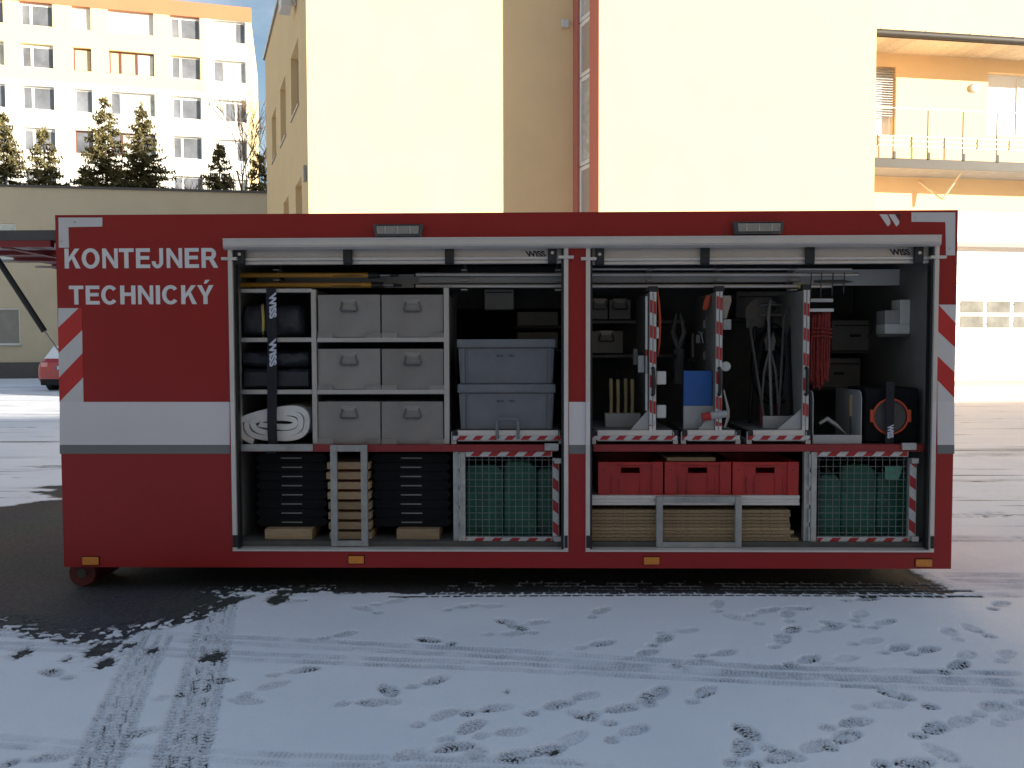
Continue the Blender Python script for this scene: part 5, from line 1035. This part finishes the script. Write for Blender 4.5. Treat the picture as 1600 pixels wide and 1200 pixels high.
# second tool wall: blue board, axe, hammers, glove
a = RC(1067.5, 634, 1120, 672, D + .2); MB().box(a[0], a[1], D + .19, D + .20, zt1, a[3]).build('tool_holder', M['greyp'], r2, bevel=.003)
MB().box(XX(1068, D + .21), XX(1112.5, D + .21), D + .205, D + .235, zt1 + .002, ZZ(580, D + .21)).build('blue_board', M['blue'], None, label='upright blue plastic board in its grey holder', cat='board', bevel=.003)
Ya = D + .085; ax = thing('axe', (XX(1128, Ya), Ya, ZZ(668, Ya)), 'axe with red tipped grey handle before the second tool wall', 'axe')
k = MB(); k.cyl(W(1110, 650, Ya), W(1135, 646.5, Ya), .028, 14, .024); k.build('grip', M['greyp'], ax); k = MB(); k.cyl(W(1097, 652, Ya), W(1110, 650, Ya), .027, 14, .030); k.build('grip_end', M['crate'], ax)
MB().prism(pw([(1131, 668), (1134, 668), (1140, 652), (1140, 640), (1132, 609), (1130, 609), (1135.5, 640), (1135, 652)], Ya + .012), Ya + .01, Ya + .02).build('blade', M['toolsteel'], ax)
for i, (x, y, lb) in enumerate(((1104, 497, 'uppermost'), (1093, 520, 'middle'), (1104, 546, 'lowest'))):
    Yh = D + .45; t = thing('hammer', (XX(x, Yh), Yh, ZZ(y + 18, Yh)), 'small hammer, %s of three on the second tool wall' % lb, 'hammer', 'small hammers')
    k = MB(); k.cyl(W(x - 2, y - 1, Yh), W(x + 6, y, Yh), .010, 10, .007); k.build('head', M['toolsteel'], t); k = MB(); k.tube([W(x + 2.5, y, Yh), W(x + 6, y + 16, Yh)], [.007, .006], 8); k.build('shaft', M['toolsteel'], t)
    px_box('tool_holder', x - 5, y + 3, x + 1, y + 16, Yh, .03, 'lining', r2)
k = MB(); Yg = D + .25
for dx, dy, w_ in ((-3, 12, 1), (0, 13, 1), (3, 11, 1), (5, 6, 1)): k.tube([W(1107 + dx * .3, 462, Yg), W(1104 + dx * .6, 472, Yg), W(1102 + dx, 472 + dy, Yg)], [.012, .013, .007], 8)
k.build('glove', M['orange'], None, label='orange glove hanging left of the second tool wall', cat='glove')
MB().prism(pw([(1130, 498), (1135, 498), (1143, 470), (1142, 462), (1130, 462)], D + .25), D + .25, D + .256).build('saw_blade', M['toolsteel'], None, label='grey blade hanging right of the second tool wall', cat='blade')
px_box('tool_holder', 1130, 499, 1142.5, 515, D + .2, .04, 'greyp', r2); k = MB(); k.cyl(W(1134, 572.5, D + .16), W(1134, 572.5, D + .20), .034, 20); k.build('tool_holder', M['whitep'], r2)
# third tool wall: bars, hoses, rope
a = RC(1192, 650, 1253, 672, D + .25); MB().box(a[0], a[1], D + .25, D + .262, zt1, a[3]).build('tool_holder', M['greyp'], r3, bevel=.002)
for i, (xa1, ya1, xb1, yb1, r_, mt, lb) in enumerate(((1196, 660, 1170, 500, .010, 'dark', 'leaning left'), (1206, 660, 1200, 470, .011, 'lining', 'standing upright'), (1216, 660, 1226, 480, .009, 'dark', 'leaning right'), (1236, 660, 1232, 510, .012, 'rubber', 'shortest and thickest'))):
    Yt = D + .285; pa_ = W(xa1, ya1, Yt); pa_ = Vector((pa_.x, pa_.y, zt1 + .004)); k = MB(); pb_ = W(xb1, yb1, Yt + .12); k.tube([pa_, pa_.lerp(pb_, .9), pb_ + Vector((.02, 0, 0)), pb_ + Vector((.05, -.01, -.015))], [r_, r_, r_ * .9, r_ * .6], 8)
    k.build('pry_bar', M[mt], None, label='dark pry bar in the third tool wall, ' + lb, cat='bar', group='pry bars')
for i, (y, lb) in enumerate(((476, 'upper'), (492, 'lower'))):
    k = MB(); k.cyl(W(1186, y, D + .6), W(1228, y, D + .6), .009, 8); k.cyl(W(1224, y, D + .6), W(1224, y, D + .85), .006, 6); k.build('wrench', M['toolsteel'], None, label='%s steel wrench lying level left of the third tool wall' % lb, cat='wrench', group='wrenches')
Yh = D + .5; k = MB(); pth = []
for i in range(90): w = i * .33; rr = .12 + .05 * math.sin(i * .21); c_ = W(1212, 560, Yh); pth.append((c_.x + rr * math.cos(w) * .9, Yh + .03 * math.sin(i * .5) + i * .0012, c_.z + rr * 1.9 * math.sin(w) - .05))
k.tube(pth, .009, 6); k.build('hose_coil', M['rubber'], None, label='coiled black hose hanging left of the third tool wall', cat='hose')
Yr = D + .22; k = MB()
for i in range(13):
    x_ = 1268.5 + (i % 7) * 4.0 + random.uniform(-.8, .8); zt_, zb_ = W(x_, 490 + random.uniform(-3, 4), Yr).z, W(x_, 603 + random.uniform(-12, 6), Yr).z; cx_ = XX(x_, Yr); yo = Yr + .02 * (i // 7) + random.uniform(-.006, .006); n_ = 16
    k.tube([(cx_ + .009 * math.cos(2 * math.pi * j / n_) + .003 * math.sin(j * 2.2 + i), yo + .012 * math.cos(2 * math.pi * j / n_ + 1), (zt_ + zb_) / 2 + (zt_ - zb_) / 2 * math.sin(2 * math.pi * j / n_)) for j in range(n_)], .0085, 7, closed=True)
for j in range(3): zz_ = ZZ(515 + j * 6, Yr); k.tube([(XX(1265, Yr), Yr - .018, zz_), (XX(1280, Yr), Yr - .026, zz_ + .004), (XX(1297, Yr), Yr - .018, zz_ - .006)], .0075, 7)
k.build('red_rope', M['redrope'], None, label='red rope coil hanging right of the third tool wall', cat='rope')
px_box('hook_rail', 1264.5, 466.5, 1302, 472, D + .3, .012, 'whitep', r3); px_box('hook_rail', 1264.5, 482, 1303, 487, D + .2, .012, 'whitep', r3)
t = thing('grapnel', (XX(1300, D + .36), D + .36, ZZ(452, D + .36)), 'dark steel grapnel head with prongs below the shutter', 'hook')
k = MB(); k.tube([W(1272, 440, D + .3), W(1300, 440, D + .3), W(1318, 440, D + .3), W(1334, 440, D + .3)], [.010, .014, .014, .002], 8); k.build('head', M['dark'], t)
for i, px in enumerate((1268, 1284, 1302, 1320)): k = MB(); k.tube([W(px, 426, D + .28), W(px - 1, 440, D + .28), W(px - 2, 470 - i * 4, D + .29)], .0045, 6); k.build('prong', M['dark'], t)
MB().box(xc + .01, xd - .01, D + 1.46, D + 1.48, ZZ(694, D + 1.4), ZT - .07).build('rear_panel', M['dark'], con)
for i, (xa1, xb1, y0, lb) in enumerate(((1172, 1180, 470, 'left'), (1240, 1222, 478, 'right'))):
    Yt = D + .62 + .05 * i; t = thing('shovel', (XX(xa1, Yt), Yt, zt1 + .004), 'dark shovel hanging blade up behind the pry bars, %s one' % lb, 'shovel', 'shovels'); pa_, pb_ = W(xa1, 655, Yt), W(xb1, y0 + 40, Yt)
    k = MB(); k.tube([Vector((pa_.x, pa_.y, zt1 + .006)), pb_], .014, 8); k.build('shaft', M['handle'] if i else M['black'], t)
    bl = pw([(xb1 - 14, y0 + 42), (xb1 + 14, y0 + 42), (xb1 + 15, y0 + 12), (xb1 + 8, y0 + 2), (xb1, y0 - 3), (xb1 - 8, y0 + 2), (xb1 - 15, y0 + 12)], Yt); MB().prism(bl, Yt - .002, Yt + .004).build('blade', M['handle_st'], t)
Yt = D + .40; t = thing('bolt_cutter', (XX(1205, Yt), Yt, zt1 + .004), 'bolt cutter with red grips standing left of the third tool wall', 'cutter')
for sg in (-1, 1):
    k = MB(); k.tube([W(1203, 545, Yt), W(1203 + sg * 9, 580, Yt), W(1203 + sg * 13, 632, Yt)], .009, 8); k.build('arm', M['lining'], t); k = MB(); k.tube([W(1203 + sg * 13, 630, Yt), W(1203 + sg * 14, 668, Yt)], .014, 8); k.build('grip', M['red_in'], t)
MB().prism(pw([(1197, 548), (1209, 548), (1212, 532), (1207, 518), (1204, 530), (1199, 518), (1194, 532)], Yt), Yt - .012, Yt + .012).build('jaws', M['handle_st'], t, bevel=.003)
Yt = D + .55; t = thing('hydraulic_spreader', (XX(1087, Yt), Yt, ZZ(575, Yt)), 'dark hydraulic spreader hanging between the first two tool walls', 'tool')
k = MB(); k.cyl(W(1060, 545, Yt), W(1060, 600, Yt), .045, 16, .038); k.build('body', M['dark'], t); k = MB()
for sg in (-1, 1): k.tube([W(1060, 545, Yt), W(1060 + sg * 9, 520, Yt), W(1060 + sg * 3, 490, Yt)], [.024, .02, .008], 8)
k.build('arms', M['handle_st'], t); k = MB(); k.tube([W(1052, 590, Yt), W(1048, 560, Yt - .06), W(1058, 555, Yt - .08)], .010, 8); k.build('handle', M['black'], t)
for i, (x0, y0, x1, y1, lb) in enumerate(((1275, 560, 1345, 606, 'square dark case high behind the tool bin'), (1300, 500, 1372, 548, 'wider dark case on the upper rear rack, right end'), (1080, 520, 1120, 560, 'small dark case behind the second tool wall'), (1150, 455, 1250, 498, 'long dark case at the back above the shovels'))):
    a = RC(x0, y0, x1, y1, D + 1.15); k = thing('storage_case', ((a[0] + a[1]) / 2, D + 1.3, a[2]), lb, 'case'); MB().box(a[0], a[1], D + 1.15, D + 1.42, a[2], a[3]).build('case', M['lining'], k, bevel=.008)
    MB().box(a[0] + .02, a[1] - .02, D + 1.143, D + 1.149, a[3] - .05, a[3] - .04).build('lid_seam', M['black'], k); MB().box((a[0] + a[1]) / 2 - .04, (a[0] + a[1]) / 2 + .04, D + 1.135, D + 1.149, (a[2] + a[3]) / 2 - .012, (a[2] + a[3]) / 2 + .008).build('handle', M['black'], k)
    MB().box(a[0] - .04, a[1] + .04, D + 1.12, D + 1.455, a[2] - .02, a[2] - .002).build('rear_shelf', M['dark'], con)
# right end: tool bin, reel, white boxes
zdk = ZZ(695, D + .07) + .001
tb = thing('tool_bin', (XX(1310, D + .2), D + .3, zdk), 'open grey tool bin with pale front beside the orange reel', 'bin'); b0, b1 = XX(1271, D + .11), XX(1348, D + .11)
MB().box(b0, b1, D + .11, D + .118, zdk, ZZ(680, D + .11)).build('front', M['greyp'], tb, bevel=.002)
for x in (b0, b1 - .006): MB().prismx([(D + .1185, zdk), (D + .1185, ZZ(625, D + .12)), (D + .135, ZZ(614, D + .12)), (D + .16, ZZ(611, D + .12)), (D + .6, ZZ(611, D + .12)), (D + .6, zdk)], x, x + .006).build('side', M['greyp'], tb)
MB().box(b0 + .0065, b1 - .0065, D + .1185, D + .6, zdk, zdk + .006).build('base', M['lining'], tb)
t = thing('hatchet', (XX(1332, D + .3), D + .3, zdk + .008), 'yellow handled hatchet standing in the grey tool bin', 'hatchet')
k = MB(); k.cyl(W(1331.5, 617, D + .3), W(1331.5, 650, D + .3), .023, 14, .026); k.build('handle', M['handle'], t); zq = W(1331, 650, D + .3); k = MB(); k.cyl(zq, (zq.x, zq.y, zdk + .01), .014, 10); k.build('shaft', M['dark'], t)
k = MB(); k.tube([W(1280, 662, D + .2), W(1292, 654, D + .2), W(1306, 664, D + .2), W(1322, 679, D + .2)], [.014, .02, .018, .010], 10); k.build('cutter', M['toolsteel'], None, label='grey steel cutter lying in the tool bin', cat='cutter')
rl_ = thing('hose_reel', (XX(1393, D + .2), D + .35, zdk), 'dark drum case with round orange handle ring at far right', 'reel')
a = RC(1351, 606, 1436, 692, D + .16); cxr, czr = (a[0] + a[1]) / 2, XX(0, 1) * 0 + (zdk + a[3]) / 2
MB().box(a[0], a[1], D + .16, D + .5, zdk, a[3]).build('case', M['rubber'], rl_, bevel=.02, seg=3)
c_ = W(1392, 651, D + .13); k = MB(); k.tube([(c_.x + .122 * math.cos(w), D + .135, c_.z + .122 * math.sin(w)) for w in [2 * math.pi * i / 40 for i in range(40)]], .0075, 8, closed=True); k.build('handle_ring', M['orange'], rl_)
k = MB(); k.cyl((c_.x, D + .15, c_.z), (c_.x, D + .159, c_.z), .115, 32); k.build('drum_face', M['dark'], rl_)
for sg in (-1, 1): MB().box(c_.x + sg * .132 - .012, c_.x + sg * .132 + .012, D + .125, D + .15, c_.z - .04, c_.z + .05).build('ring_lug', M['orange'], rl_, bevel=.008)
s2_ = MB().box(XX(1385, D + .11), XX(1398, D + .11), D + .112, D + .116, zdk + .002, ZZ(598, D + .11)).build('webbing_strap', M['web'], None, label='black strap with white lettering over the orange ring', cat='strap')
a = RC(1386.5, 663, 1396.5, 685, D + .11); text_mb('WISS', a[0], a[1], a[2], a[3], D + .1118, bold=.05, shear=-.3, turn=1).build('lettering', M['printw'], s2_, label='white lettering WISS running down')
shf = px_box('white_bracket', 1383, 506.3, 1433, 522, D + .42, .16, 'whitep', None, .003, label='wide white box carrying two others, upper right of the bay', cat='box', group='white boxes at the right end')
px_box('white_box', 1383, 485, 1405.5, 506, D + .42, .15, 'greyp', None, .003, label='small pale box, left one on the wide white box', cat='box', group='white boxes at the right end')
px_box('white_box', 1406.5, 468, 1433, 506, D + .42, .15, 'whitep', None, .003, label='taller white box, right one on the wide white box', cat='box', group='white boxes at the right end')
shf.name = 'white_box'
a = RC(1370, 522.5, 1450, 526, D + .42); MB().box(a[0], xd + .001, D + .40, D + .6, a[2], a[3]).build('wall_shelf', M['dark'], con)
